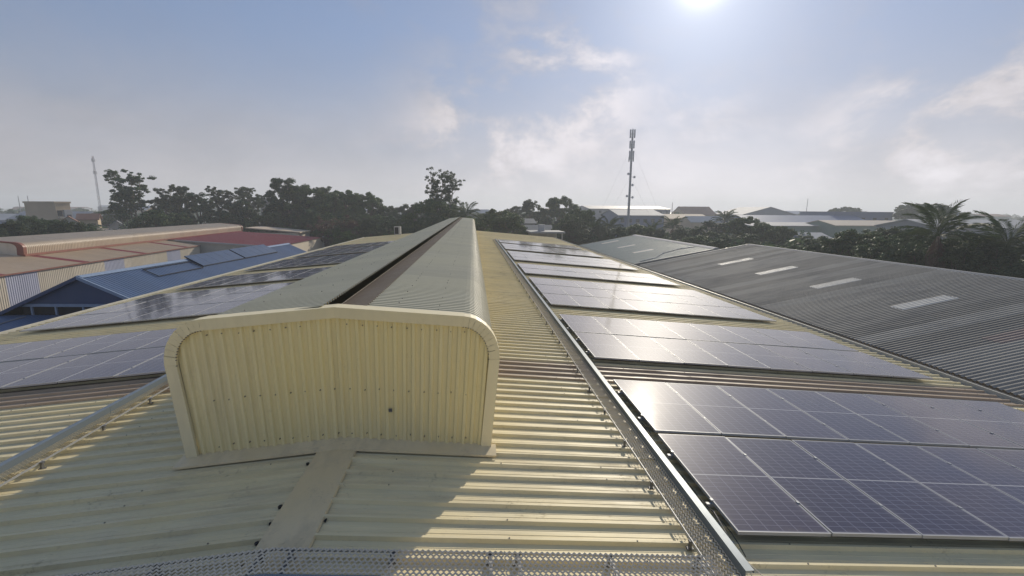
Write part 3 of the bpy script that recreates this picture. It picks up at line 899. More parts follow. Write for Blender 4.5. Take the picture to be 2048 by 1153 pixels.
# ------------------------------------------------------------------ neighbours on the left
# blue gabled workshop
BR = math.radians(-4.3)
bb = thing('blue_workshop', 'blue gabled workshop roof left of the cream factory with dark gable and open window band', 'building', (-22.5, 29.8, GZ), BR)
bl_len = 26.8
RZ_, ES, HWb = 7.25, .45, 8.2        # ridge height above ground, slope, half width
m1 = profiled([(0.04, RZ_), (HWb, RZ_-ES*HWb)], 1.0, wave_profile(.25, 4, .022, .34)).mesh('roof_sheet'); m1.materials.append(M['blue_roof'])
m2 = profiled([(-HWb, RZ_-ES*HWb), (-0.04, RZ_)], 1.0, wave_profile(.25, 4, .022, .34)).mesh('roof_sheet'); m2.materials.append(M['blue_roof'])
for i in range(27):
    for me in (m1, m2): part(bb, 'roof_sheet', me, None, local=True, loc=(0, i*1.0-.2, 0))
part(bb, 'ridge_cap', MB().hexa([(-.3, -.2, RZ_-.06), (.3, -.2, RZ_-.06), (.3, 26.9, RZ_-.06), (-.3, 26.9, RZ_-.06), (-.06, -.2, RZ_+.07), (.06, -.2, RZ_+.07), (.06, 26.9, RZ_+.07), (-.06, 26.9, RZ_+.07)]), M['blue_trim'], local=True)
for sd in (-1, 1):
    p = [(0, -.30, RZ_-.16), (sd*HWb, -.30, RZ_-ES*HWb-.16), (sd*HWb, -.2, RZ_-ES*HWb-.16), (0, -.2, RZ_-.16), (0, -.30, RZ_+.05), (sd*HWb, -.30, RZ_-ES*HWb+.05), (sd*HWb, -.2, RZ_-ES*HWb+.05), (0, -.2, RZ_+.05)]
    if sd < 0: p = [p[1], p[0], p[3], p[2], p[5], p[4], p[7], p[6]]
    part(bb, 'verge_trim', MB().hexa(p), M['blue_trim'] if sd > 0 else M['blue_wall'], local=True)
zw = RZ_-1.75
part(bb, 'gable_wall', MB().poly([(-(RZ_-.12-zw)/ES, 0, zw), ((RZ_-.12-zw)/ES, 0, zw), (0, 0, RZ_-.12)]), M['blue_wall'], local=True)
part(bb, 'lintel', MB().box(-4.0, 4.6, -.06, .04, zw-.18, zw), M['blue_trim'], local=True)
part(bb, 'dark_backing', MB().box(-4.2, 5.2, .25, .3, zw-1.0, zw-.12), M['near_black'], local=True)  # solid board, its dark colour stands for the unlit inside behind the posts
for xm in (-3.4, -1.9, -.2, 1.7, 3.6):
    part(bb, 'window_post', MB().box(xm, xm+.1, -.02, .08, zw-.82, zw-.18), M['blue_trim'], local=True)
part(bb, 'wall', MB().box(-7.6, 7.6, 0, .12, 0, zw-.82), M['blue_wall'], local=True)
part(bb, 'wall', MB().box(-7.6, -7.5, .13, 26.4, 0, RZ_-ES*7.6), M['blue_wall'], local=True)
part(bb, 'wall', MB().box(7.5, 7.6, .13, 26.4, 0, RZ_-ES*7.6), M['blue_wall'], local=True)
part(bb, 'gable_wall', MB().poly([(-7.6, 26.45, 0), (7.6, 26.45, 0), (7.6, 26.45, RZ_-ES*7.6), (0, 26.45, RZ_-.1), (-7.6, 26.45, RZ_-ES*7.6)]), M['blue_wall'], local=True)
# lean-to in front of the gable
lt = thing('blue_lean_to', 'low blue lean-to roof in front of the dark blue gable', 'building', (-22.5, 29.8, GZ), BR)
for i in range(19):
    x = -9.5 + i
    mb = MB()
    for t, h in wave_profile(.25, 4, .02, .34):
        mb.v += [(x+t, -.06, 4.78+h), (x+t, -9.5, 3.3+h)]
    for j in range(len(mb.v)//2-1): mb.f.append((2*j+1, 2*j+3, 2*j+2, 2*j))
    part(lt, 'roof_sheet', mb, M['blue_roof'], local=True)
part(lt, 'wall', MB().box(-9.4, 9.4, -9.2, -9.1, 0, 3.3), M['blue_wall'], local=True)
part(lt, 'hose', MB().tube([(-3.4, -.4, 4.78), (-3.9, -2.0, 4.52), (-5.6, -3.4, 4.30), (-6.0, -6.0, 3.9)], .05, 5), M['far_grey'], local=True)
# frames of panels propped on the blue roof
def blue_pt(x, y, lift): return (x, y, RZ_-ES*x+lift)
def roof_frame(y0, y1, x0, x1, l0, l1, label, filled=True):
    t = thing('panel_frame', label, 'solar frame', (-22.5, 29.8, GZ), BR, 'panel frames on the blue roof')
    a, b_, c, d = (x0, y0), (x1, y0), (x1, y1), (x0, y1)
    P = [blue_pt(*a, l0), blue_pt(*b_, l1), blue_pt(*c, l1), blue_pt(*d, l0)]
    if filled:
        n = max(1, int((y1-y0)/1.15))
        for i in range(n):
            ya, yb = y0+(y1-y0)*i/n+.01, y0+(y1-y0)*(i+1)/n-.01
            q = [blue_pt(x0, ya, l0), blue_pt(x1, ya, l1), blue_pt(x1, yb, l1), blue_pt(x0, yb, l0)]
            part(t, 'panel', MB().hexa([(x, y, z-.04) for x, y, z in q] + q), M['blue_panel'], local=True)
    for (p, q) in ((P[0], P[1]), (P[3], P[2]), (P[0], P[3]), (P[1], P[2])):
        part(t, 'rail', MB().tube([(p[0], p[1], p[2]-.06), (q[0], q[1], q[2]-.06)], .035, 5), M['near_black'], local=True)
    k = y0+.3
    while k < y1:
        for x, l in ((x0, l0), (x1, l1)):
            u = blue_pt(x, k, l-.05); w = blue_pt(x, k, .0)
            part(t, 'strut', MB().tube([u, w], .025, 4), M['near_black'], local=True)
        k += 1.5
roof_frame(4.2, 9.0, .5, 1.55, .16, .16, 'bare dark rails on the near end of the blue roof', False)
roof_frame(9.3, 15.2, -.10, 1.35, .26, .14, 'raised blue panel frame along the ridge of the blue roof, near one')
roof_frame(15.4, 21.5, -.10, 1.35, .28, .16, 'raised blue panel frame along the ridge of the blue roof, far one')

# tan factory with its own ridge ventilator
TA = math.radians(3.6)
tf = thing('tan_factory', 'tan roofed factory with red bands and cream corrugated side wall behind the blue workshop', 'building', (-36.2, 38.7, GZ), TA)
te = 6.0                       # eave height
tl0, tl1 = -14.0, 31.0
ridge_x, ts_ = -8.5, .155
me_t = profiled([(-ridge_x*0-8.5, te+8.5*ts_), (0.15, te)], 1.0, wave_profile(.25, 4, .02, .34)).mesh('roof_sheet'); me_t.materials.append(M['tan_roof'])
me_tr = me_t.copy(); me_tr.materials.clear(); me_tr.materials.append(M['red_roof'])
me_t2 = profiled([(-17.0, te), (-8.5, te+8.5*ts_)], 1.0, wave_profile(.25, 4, .02, .34)).mesh('roof_sheet'); me_t2.materials.append(M['tan_roof'])
for i in range(int(tl1-tl0)):
    y = tl0 + i
    red = i % 9 == 5
    part(tf, 'roof_sheet', me_tr if red else me_t, None, local=True, loc=(0, y, 0))
    part(tf, 'roof_sheet', me_t2, None, local=True, loc=(0, y, 0))
part(tf, 'eave_trim', MB().box(.13, .20, tl0, tl1, te-.10, te+.012), M['red_trim'], local=True)
# side wall of separate cladding sheets, some bluish translucent
for i in range(int((tl1-tl0)/1.0)):
    y = tl0 + i
    mb = MB()
    for t, h in wave_profile(.2, 5, .03, .30):
        mb.v += [(.0+h, y+t, 3.05), (.0+h, y+t, te-.13)]
    for j in range(len(mb.v)//2-1): mb.f.append((2*j, 2*j+2, 2*j+3, 2*j+1))
    part(tf, 'wall_sheet', mb, M['clad_pale'] if (i % 11) in (4, 5, 6) else M['clad_cream'], local=True)
part(tf, 'band', MB().box(-.04, .10, tl0, tl1, 2.65, 3.045), M['red_trim'], local=True)
part(tf, 'wall', MB().box(-.06, .03, tl0, tl1, 0, 2.648), M['render_wall'], local=True)
for y in (tl0-.05, tl1+.05):
    part(tf, 'gable_wall', MB().poly([(0, y, 0), (-17, y, 0), (-17, y, te-.05), (-8.5, y, te+8.5*ts_-.05), (0, y, te-.05)]), M['clad_cream'], local=True)
tv = thing('tan_ridge_ventilator', 'pale tan rounded ridge ventilator with red edging on top of the tan factory', 'ventilator', (-36.2, 38.7, GZ), TA)
zb_ = te + 5.0*ts_
hump = [(-4.5, zb_), (-4.45, zb_+.75)]
for i in range(1, 8):
    t = math.radians(90*i/8)
    hump.append((-5.25 + .8*math.cos(t), zb_+.75+.55*math.sin(t)))
hump += [(-8.5, zb_+1.62)]
back = [(-17-x, z) for x, z in hump[::-1]]
me_h = profiled(hump, 1.2, wave_profile(.2, 6, .03, .30), 'x').mesh('vent_sheet'); me_h.materials.append(M['tan_vent'])
me_h2 = profiled(back, 1.2, wave_profile(.2, 6, .03, .30), 'x').mesh('vent_sheet'); me_h2.materials.append(M['tan_vent'])
ny = 40
vy0 = 8.6
for i in range(ny):
    y = vy0 + i*1.2
    part(tv, 'vent_sheet', me_h, None, local=True, loc=(0, y, 0))
    part(tv, 'vent_sheet', me_h2, None, local=True, loc=(0, y, 0))
part(tv, 'foot_trim', MB().box(-4.52, -4.36, vy0, vy0+ny*1.2, zb_-.05, zb_+.16), M['red_trim'], local=True)
for yv in (vy0-.02, vy0+ny*1.2+.02):
    pts = [(x, yv, z) for x, z in hump] + [(x, yv, z) for x, z in back[1:]]
    part(tv, 'end_panel', MB().poly(pts), M['clad_cream'], local=True)
    ring = MB()
    hp = hump + back[1:]
    cxm, czm = -8.5, zb_+.6
    for (x0, z0), (x1, z1) in zip(hp, hp[1:]):
        f = lambda x, z, k: (cxm+(x-cxm)*k, yv-.05, czm+(z-czm)*k)
        ring.quad(f(x0, z0, 1.02), f(x1, z1, 1.02), f(x1, z1, .88), f(x0, z0, .88))
        a, b_ = f(x0, z0, 1.02), f(x1, z1, 1.02)
        ring.quad(a, (a[0], yv+.3, a[2]), (b_[0], yv+.3, b_[2]), b_)
    part(tv, 'end_trim', ring, M['red_trim'], local=True)

# dark red roofed hall beyond
rh = thing('red_roofed_hall', 'dark red metal roof with cream walls beyond the blue workshop', 'building', (-35, 79, GZ))
rp = wave_profile(.25, 4, .02, .34)
me_q = profiled([(-43.5, -1.60), (-27.6, -2.75)], 1.0, rp).mesh('roof_sheet'); me_q.materials.append(M['red_roof'])
for i in range(22): part(rh, 'roof_sheet', me_q, None, loc=(0, 70.0+i, 0))
part(rh, 'wall', MB().box(-27.95, -27.8, 70.2, 91.8, GZ, -2.80), M['clad_cream'])
part(rh, 'wall', MB().poly([(-43.4, 70.15, GZ), (-27.96, 70.15, GZ), (-27.96, 70.15, -2.76), (-43.4, 70.15, -1.64)]), M['render_wall'])
part(rh, 'verge_trim', MB().hexa([(-41.6, 69.9, -1.90), (-27.6, 69.9, -2.95), (-27.6, 70.0, -2.95), (-41.6, 70.0, -1.90), (-41.6, 69.9, -1.70), (-27.6, 69.9, -2.70), (-27.6, 70.0, -2.70), (-41.6, 70.0, -1.70)]), M['far_white'])
part(rh, 'corner_post', MB().box(-27.85, -27.45, 91.6, 92.0, GZ, -2.5), M['far_white'])
part(rh, 'door', MB().box(-27.79, -27.74, 74, 77, GZ, GZ+3.4), M['door'])
sm_ = thing('small_cream_shed', 'small cream roofed shed behind the red metal roof', 'building', (-39, 96, GZ))
part(sm_, 'roof', MB().hexa([(-44, 96, -1.2), (-33.5, 96, -2.1), (-33.5, 103, -2.1), (-44, 103, -1.2), (-44, 96, -1.0), (-33.5, 96, -1.9), (-33.5, 103, -1.9), (-44, 103, -1.0)]), M['tan_vent'])
part(sm_, 'wall', MB().box(-43.5, -33.9, 96.3, 102.7, GZ, -2.1), M['clad_cream'])

# ------------------------------------------------------------------ buildings further off
def gable_house(name, label, cat, x0, x1, y, depth, ztop, wall_h, wmat, rmat, rot=0, ridge_along='x', nwin=4, storeys=1, group=None, door=True):
    w = x1-x0
    b = thing(name, label, cat, ((x0+x1)/2, y, GZ), rot, group)
    H = ztop-GZ
    hw = w/2
    wm = MB()
    part(b, 'wall', wm.box(-hw, hw, 0, depth, 0, wall_h), M[wmat], local=True)
    ov = .4
    if ridge_along == 'x':
        r = [(-hw-ov, -ov, wall_h-.05), (hw+ov, -ov, wall_h-.05), (hw+ov, depth/2, H), (-hw-ov, depth/2, H), (hw+ov, depth+ov, wall_h-.05), (-hw-ov, depth+ov, wall_h-.05)]
        rm = MB(); rm.quad(r[0], r[1], r[2], r[3]); rm.quad(r[3], r[2], r[4], r[5])
        th = .18
        lo = [(x, yy, z-th) for x, yy, z in r]
        rm.quad(lo[1], lo[0], lo[3], lo[2]); rm.quad(lo[2], lo[3], lo[5], lo[4]); rm.quad(lo[0], lo[1], r[1], r[0]); rm.quad(lo[4], lo[5], r[5], r[4])
        rm.quad(lo[0], r[0], r[3], lo[3]); rm.quad(lo[3], r[3], r[5], lo[5]); rm.quad(r[1], lo[1], lo[2], r[2]); rm.quad(r[2], lo[2], lo[4], r[4])
        for sx in (-hw, hw): part(b, 'gable', MB().poly([(sx, 0, wall_h), (sx, depth, wall_h), (sx, depth/2, H-.15)]), M[wmat], local=True)
    elif ridge_along == 'y':
        r = [(-hw-ov, -ov, wall_h-.05), (0, -ov, H), (0, depth+ov, H), (-hw-ov, depth+ov, wall_h-.05), (hw+ov, -ov, wall_h-.05), (hw+ov, depth+ov, wall_h-.05)]
        th = .18
        lo = [(x, yy, z-th) for x, yy, z in r]
        rm = MB(); rm.quad(r[0], r[1], r[2], r[3]); rm.quad(r[1], r[4], r[5], r[2])
        rm.quad(lo[1], lo[0], lo[3], lo[2]); rm.quad(lo[4], lo[1], lo[2], lo[5])
        rm.quad(lo[0], lo[1], r[1], r[0]); rm.quad(lo[1], lo[4], r[4], r[1]); rm.quad(r[0], r[3], lo[3], lo[0]); rm.quad(lo[4], lo[5], r[5], r[4])
        part(b, 'gable', MB().poly([(-hw, 0, wall_h), (hw, 0, wall_h), (0, 0, H-.15)]), M[wmat], local=True)
    else:
        rm = MB().box(-hw-.2, hw+.2, -.2, depth+.2, wall_h+.002, H)
    part(b, 'roof', rm, M[rmat], local=True)
    sh = wall_h/storeys
    for s in range(storeys):
        for i in range(nwin):
            xw = -hw + (i+.5)*w/nwin
            ww, wh = min(1.6, w/nwin*.5), min(1.5, sh*.45)
            zb = s*sh + sh*.35
            o = part(b, 'window', MB().box(xw-ww/2, xw+ww/2, -.05, -.004, zb, zb+wh), M['window'], local=True)
            part(o, 'frame', MB().box(xw-ww/2-.08, xw+ww/2+.08, -.09, -.052, zb-.1, zb-.004), M['far_white'], local=True)
    if door: part(b, 'door', MB().box(-.6, .6, -.06, -.003, 0, 2.2), M['door'], local=True)
    return b

# left distance: concrete block, houses
tb = thing('concrete_block', 'flat roofed tan concrete building on the far left with blank side wall', 'building', (-115.8, 140, GZ), math.radians(-20))
part(tb, 'wall', MB().box(-12.5, 0, 0, 3.6, 0, 12.2), M['far_tan'], local=True)
part(tb, 'parapet', MB().box(-12.7, .2, -.2, .15, 12.202, 12.7).box(-.15, .2, .152, 3.8, 12.202, 12.7).box(-12.7, -12.4, .152, 3.8, 12.202, 12.7), M['far_tan'], local=True)
part(tb, 'stair_tower', MB().box(.01, .7, 1.6, 3.5, 0, 10.4), M['far_white'], local=True)
part(tb, 'balcony_slab', MB().box(.25, .9, .2, 1.55, 8.0, 8.3), M['render_wall'], local=True)
for s_ in range(3):
    part(tb, 'window', MB().box(.002, .06, .3, 1.4, 1.6+s_*3.5, 3.2+s_*3.5), M['window'], local=True)
    part(tb, 'window', MB().box(.702, .76, 2.1, 3.1, 1.6+s_*3.0, 3.0+s_*3.0), M['window'], local=True)
gable_house('house', 'white gabled house with brown roof, low behind the left bushes', 'house', -97, -92.6, 118, 6, .6, 7.0, 'far_white', 'far_tile', math.radians(38), 'y', 2, 2)
gable_house('house', 'small brown tiled house just behind the white gable', 'house', -103.5, -99.5, 132, 5, 1.0, 8.0, 'far_tan', 'far_tile', math.radians(30), 'x', 2, 2)
gable_house('house', 'white house with steep pinkish gable beside the tall left trees', 'house', -111.5, -106, 150, 8, 1.9, 7.2, 'far_white', 'far_tile', math.radians(35), 'y', 2, 2)
gable_house('house', 'low white house under the steep gable house by the trees', 'house', -104.5, -100, 143, 6, -1.2, 5.2, 'far_white', 'far_grey', math.radians(35), 'y', 2, 1)
gable_house('house', 'low white walled house with pale roof behind the tan ventilator', 'house', -88, -78, 106, 8, -2.0, 4.8, 'far_white', 'tan_vent', math.radians(30), 'x', 4, 1)
gable_house('warehouse', 'long pale blue roof on the far left horizon', 'building', -230, -178, 205, 14, -.5, 5.6, 'far_blue', 'far_white', 0, 'x', 8, 1)
gable_house('warehouse', 'grey roofed shed behind the concrete block on the far left', 'building', -175, -150, 190, 14, .8, 6.5, 'far_grey', 'far_grey', 0, 'x', 6, 1)
# centre: dark open shelter by the end of the roof
hs = thing('open_shelter', 'dark open fronted shelter with flat pale roof at the far end of the cream roof', 'building', (16, 88, GZ))
part(hs, 'roof', MB().box(12.6, 19.4, 86, 93, -1.5, -1.2), M['grey_ridge'])
part(hs, 'back_wall', MB().box(13, 19, 92.4, 92.6, GZ, -1.502), M['render_wall'])
for x in (13, 15.9, 18.8): part(hs, 'post', MB().box(x, x+.2, 86.3, 86.5, GZ, -1.502), M['render_wall'])
part(hs, 'water_tank', MB().tube([(15.2, 89, -1.2), (15.2, 89, .1)], .7, 12), M['far_white'])
gable_house('house', 'grey plastered house behind the open shelter', 'house', 14, 19.5, 101, 7, -.5, 6.6, 'concrete', 'concrete', 0, 'x', 3, 2)
gable_house('house', 'small grey house farther back above the open shelter', 'house', 13, 18, 118, 6, .6, 8.0, 'concrete', 'concrete', math.radians(8), 'x', 3, 2)
# right distance
gable_house('warehouse', 'big grey factory on the horizon behind the guyed antenna mast', 'building', 72, 122, 270, 40, 5.6, 12.2, 'far_grey', 'far_grey', 0, 'x', 12, 3)
gable_house('warehouse', 'bluish wall warehouse with bright white roof beside the antenna mast', 'building', 62.5, 82, 186, 26, 3.3, 9.4, 'far_blue', 'far_white', 0, 'x', 6, 2)
gable_house('warehouse', 'long low shed with pale roof right of the antenna mast', 'building', 88, 118, 215, 18, 1.2, 7.6, 'far_tan', 'far_tan', 0, 'x', 10, 1)
gable_house('warehouse', 'bright sunlit tan wall building left of the tall palm', 'building', 96, 121, 190, 10, .6, 6.6, 'far_tan', 'far_white', 0, 'x', 8, 1)
gable_house('warehouse', 'red brown hipped roof rising on the horizon', 'building', 128, 147, 262, 20, 5.4, 9.0, 'far_tan', 'far_tile', 0, 'x', 6, 2)
gable_house('warehouse', 'pale gabled factory with red ridge line on the right horizon', 'building', 142, 169, 225, 44, 5.2, 9.6, 'far_grey', 'far_white', math.radians(-12), 'y', 6, 2)
gable_house('warehouse', 'long dark blue roof with pale eaves right of centre', 'building', 108, 158, 165, 22, 1.4, 7.0, 'far_blue', 'far_blue', 0, 'x', 14, 1)
gable_house('warehouse', 'green walled shed under a narrow white roof edge', 'building', 90, 122, 138, 14, -.6, 7.0, 'far_green', 'far_white', 0, 'x', 10, 1)
gable_house('warehouse', 'green grey shed with cream eave half hidden by trees', 'building', 113, 146, 131, 14, .3, 7.4, 'far_green', 'tan_vent', 0, 'x', 9, 1)
gable_house('warehouse', 'blue boxy shed standing tallest right of the long blue roof', 'building', 150, 176, 176, 20, 3.0, 11.2, 'far_blue', 'far_blue', 0, 'flat', 5, 2)
gable_house('house', 'low blue grey lean-to shed below the green wall', 'house', 88, 96, 112, 8, -2.6, 4.6, 'far_blue', 'far_white', 0, 'x', 3, 1)
gable_house('warehouse', 'pale roofed hall far right behind the big palm', 'building', 118, 150, 104, 18, 1.2, 7.8, 'far_grey', 'far_white', 0, 'x', 8, 1)
rr = random.Random(5)
rows_l = []
for i in range(34):
    y = rr.uniform(300, 620)
    x = -0.92*y + (i+.5)/34*y*2.25 + rr.uniform(-8, 8)
    rows_l.append((x/y, x, y))
rows_l.sort()
WM, RM = ['far_white', 'far_tan', 'far_grey', 'far_green'], ['far_tile', 'far_grey', 'far_white', 'far_blue', 'far_tile']
CW_ = {'far_white': 'white', 'far_tan': 'tan', 'far_grey': 'grey', 'far_green': 'green'}
CR_ = {'far_tile': 'tiled', 'far_grey': 'grey', 'far_white': 'white', 'far_blue': 'blue'}
NUM = 'first second third fourth fifth sixth seventh eighth ninth tenth eleventh twelfth'.split()
ORD = NUM + ['thirteenth', 'fourteenth', 'fifteenth', 'sixteenth', 'seventeenth', 'eighteenth', 'nineteenth', 'twentieth'] + ['twenty-'+n for n in NUM[:9]] + ['thirtieth'] + ['thirty-'+n for n in NUM[:9]]
for i, (_, x, y) in enumerate(rows_l):
    wm_, rm_ = rr.choice(WM), rr.choice(RM)
    w = rr.uniform(14, 34); h = rr.uniform(6.5, 10.5)
    gable_house('distant_building', f'{ORD[i]} hazy building from the left along the horizon, {CR_[rm_]} roof', 'building', x-w/2, x+w/2, y, rr.uniform(10, 18), GZ+h+rr.uniform(1.5, 3), h, wm_, rm_, rr.uniform(-.3, .3), 'x', int(w/5), 2, 'hazy buildings along the horizon', False)

# ------------------------------------------------------------------ masts
def lattice(name, label, x, y, top, w0, w1, n):
    t = thing(name, label, 'antenna mast', (x, y, GZ))
    H = top-GZ
    for k in range(3):
        a = 2*math.pi*k/3
        part(t, 'leg', MB().tube([(x+math.cos(a)*w0, y+math.sin(a)*w0, GZ), (x+math.cos(a)*w1, y+math.sin(a)*w1, top)], .06, 5), M['tower_steel'])
    for s in range(n):
        z0, z1 = GZ+H*s/n, GZ+H*(s+1)/n
        q = MB()
        ra = w0+(w1-w0)*s/n; rb = w0+(w1-w0)*(s+1)/n
        for k in range(3):
            a, b_ = 2*math.pi*k/3, 2*math.pi*(k+1)/3
            q.tube([(x+math.cos(a)*ra, y+math.sin(a)*ra, z0), (x+math.cos(b_)*rb, y+math.sin(b_)*rb, z1)], .045, 4, False)
            q.tube([(x+math.cos(a)*rb, y+math.sin(a)*rb, z1), (x+math.cos(b_)*rb, y+math.sin(b_)*rb, z1)], .04, 4, False)
        part(t, 'bracing', q, M['tower_red'] if s % 4 == 1 else M['tower_steel'])
    return t
def antennas(t, x, y, z, r, h, n, w=.32):
    part(t, 'ring', MB().tube([(x+math.cos(a)*r*.8, y+math.sin(a)*r*.8, z) for a in [2*math.pi*i/12 for i in range(13)]], .05, 4), M['tower_steel'])
    for k in range(n):
        a = 2*math.pi*k/n + .3
        px, py = x+math.cos(a)*r, y+math.sin(a)*r
        part(t, 'antenna', MB().box(px-w/2, px+w/2, py-.12, py+.12, z-h/2, z+h/2), M['antenna'])
lm_ = lattice('lattice_mast', 'slim lattice antenna mast rising alone on the far left', -187, 250, 27.4, .55, .35, 22)
for z in (25.5, 19.5): antennas(lm_, -187, 250, z, .7, 1.6, 3, .22)
gm = thing('guyed_mast', 'tall antenna mast with stacked antenna clusters and guy wires right of centre', 'antenna mast', (54.2, 150, GZ))
mx, my = 54.0, 150.0
part(gm, 'pole', MB().tube([(mx, my, GZ), (mx, my, 27.5)], [.46, .32], 10), M['tower_steel'])
part(gm, 'pole', MB().tube([(mx, my, 27.5), (mx, my, 29.2)], [.14, .10], 6), M['tower_steel'])
for z, r, h, n in ((27.6, .78, 2.6, 6), (24.2, .72, 2.4, 6), (20.9, .70, 2.6, 6), (19.6, .8, 1.6, 3)):
    antennas(gm, mx, my, z, r, h, n, .34)
for (dx, z) in ((-.9, 14.8), (1.2, 13.8), (.7, 11.2), (-1.0, 7.6), (.9, 7.2)):
    part(gm, 'dish', MB().tube([(mx+dx, my-.5, z), (mx+dx, my-.2, z)], [.42, .36], 10), M['antenna'])
    part(gm, 'dish_arm', MB().tube([(mx+dx, my-.2, z), (mx, my, z)], .05, 4), M['tower_steel'])
for k in range(3):
    a = 2*math.pi*k/3 + .15
    for z, rr_ in ((24, 17), (14, 14)):
        part(gm, 'guy_wire', MB().tube([(mx, my, z), (mx+math.cos(a)*rr_, my+math.sin(a)*rr_, GZ)], .014, 4, False), M['tower_steel'])
for x, y, top, lb in ((109.5, 240, 7.3, 'thin dark pole right of the antenna mast'), (202.5, 260, 10.6, 'thin pole on the right horizon above the blue sheds'),
                      (-233.5, 260, 8.0, 'left one of two thin poles on the far left horizon'), (-229, 260, 8.0, 'right one of two thin poles on the far left horizon')):
    o = link('pole', MB().tube([(x, y, GZ), (x, y, top)], [.25, .14], 6).mesh('pole'), M['tower_steel'])
    o.name = 'thin_pole'; tag(o, lb, 'pole')
tk = thing('water_tower', 'grey concrete tower standing among the trees behind the red roof', 'water tower', (-62.5, 150, GZ))
part(tk, 'shaft', MB().tube([(-62.5, 150, GZ), (-62.5, 150, 4.4)], [2.1, 1.9], 12), M['concrete'])
part(tk, 'tank', MB().tube([(-62.5, 150, 4.4), (-62.5, 150, 5.8)], [2.2, 2.2], 12), M['concrete'])

# ------------------------------------------------------------------ vegetation
def leaf_cloud(centres, radii, per, size, squash=0.75, rng=None, droop=0.0):
    """many small leaf quads spread through clumps; returns numpy verts (n*4,3)"""
    out = []
    for (c, r) in zip(centres, radii):
        n = max(18, int(per*1.6*(r**1.6)))
        d = rng.normal(size=(n, 3)); d /= np.linalg.norm(d, axis=1)[:, None]
        rad = r*(rng.random(n)**0.45)
        p = d*rad[:, None]; p[:, 2] *= squash
        p += np.array(c)
        nr = d*0.7 + rng.normal(size=(n, 3))*0.6 + np.array([0, 0, .4])
        nr /= np.linalg.norm(nr, axis=1)[:, None]
        a = np.cross(nr, rng.normal(size=(n, 3))); a /= np.linalg.norm(a, axis=1)[:, None]
        b_ = np.cross(nr, a)
        s = size*(.6 + .8*rng.random(n))[:, None]
        out.append(np.stack([p-a*s-b_*s*.5, p+a*s*.2-b_*s*.55, p+a*s+b_*s*.35, p-a*s*.3+b_*s*.6], 1).reshape(-1, 3))
    return np.concatenate(out)

def quads_mesh(name, v, mat):
    me = bpy.data.meshes.new(name)
    nq = len(v)//4
    me.vertices.add(len(v)); me.vertices.foreach_set('co', v.astype(np.float32).ravel())
    me.loops.add(nq*4); me.loops.foreach_set('vertex_index', np.arange(nq*4, dtype=np.int32))
    me.polygons.add(nq); me.polygons.foreach_set('loop_start', np.arange(0, nq*4, 4, dtype=np.int32))
    me.update(calc_edges=True)
    me.materials.append(mat)
    return me

def broad_proto(seed, H, R, leaf, nclump=34, per=95, size=.26, trunk_frac=.3, flat=.8, lean=0.0):
    """limbs carry boughs, boughs carry many small leaf clumps of uneven size"""
    rng = np.random.default_rng(seed)
    mb = MB()
    th = H*trunk_frac
    mb.tube([(0, 0, 0), (lean*.3, .1, th*.6), (lean*H*.07, 0, th), (lean*H*.15, 0, H*.72)], [H*.022, H*.018, H*.015, H*.004], 7)
    cs, rs = [], []
    nb = max(12, int(nclump*.55))
    for i in range(nb):
        a = i*2.4 + rng.normal(0, .35)
        hz = (i+.5*rng.random())/nb
        zz = th*.85 + (H-th*.85)*(.10+.78*hz)
        env = math.sin(math.pi*min(1, .22+.74*hz))**.7
        rr = R*env*(.45+.55*rng.random())
        c = Vector((math.cos(a)*rr + lean*zz*.1, math.sin(a)*rr, zz))
        z0 = th*(.75+.3*rng.random()) + (zz-th)*.35*rng.random()
        mb.tube([(0, 0, z0), (c.x*.5, c.y*.5, z0+(zz-z0)*.62), tuple(c)], [H*.009, H*.006, H*.002], 5)
        br = R*(.22+.18*rng.random())
        for j in range(int(12+8*rng.random())):
            d = rng.normal(size=3); d /= np.linalg.norm(d)
            d[2] = abs(d[2])*.75 - .15
            cs.append((c.x+d[0]*br, c.y+d[1]*br, c.z+d[2]*br)); rs.append(R*(.06+.10*rng.random()**1.7))
    for j in range(6):
        cs.append((rng.normal(0, R*.18), rng.normal(0, R*.18), H*(.80+.18*rng.random()))); rs.append(R*(.10+.08*rng.random()))
    v = leaf_cloud(cs, rs, per*2.3, size*.50, flat, rng)
    return mb.mesh('trunk', True), quads_mesh('crown', v, leaf)

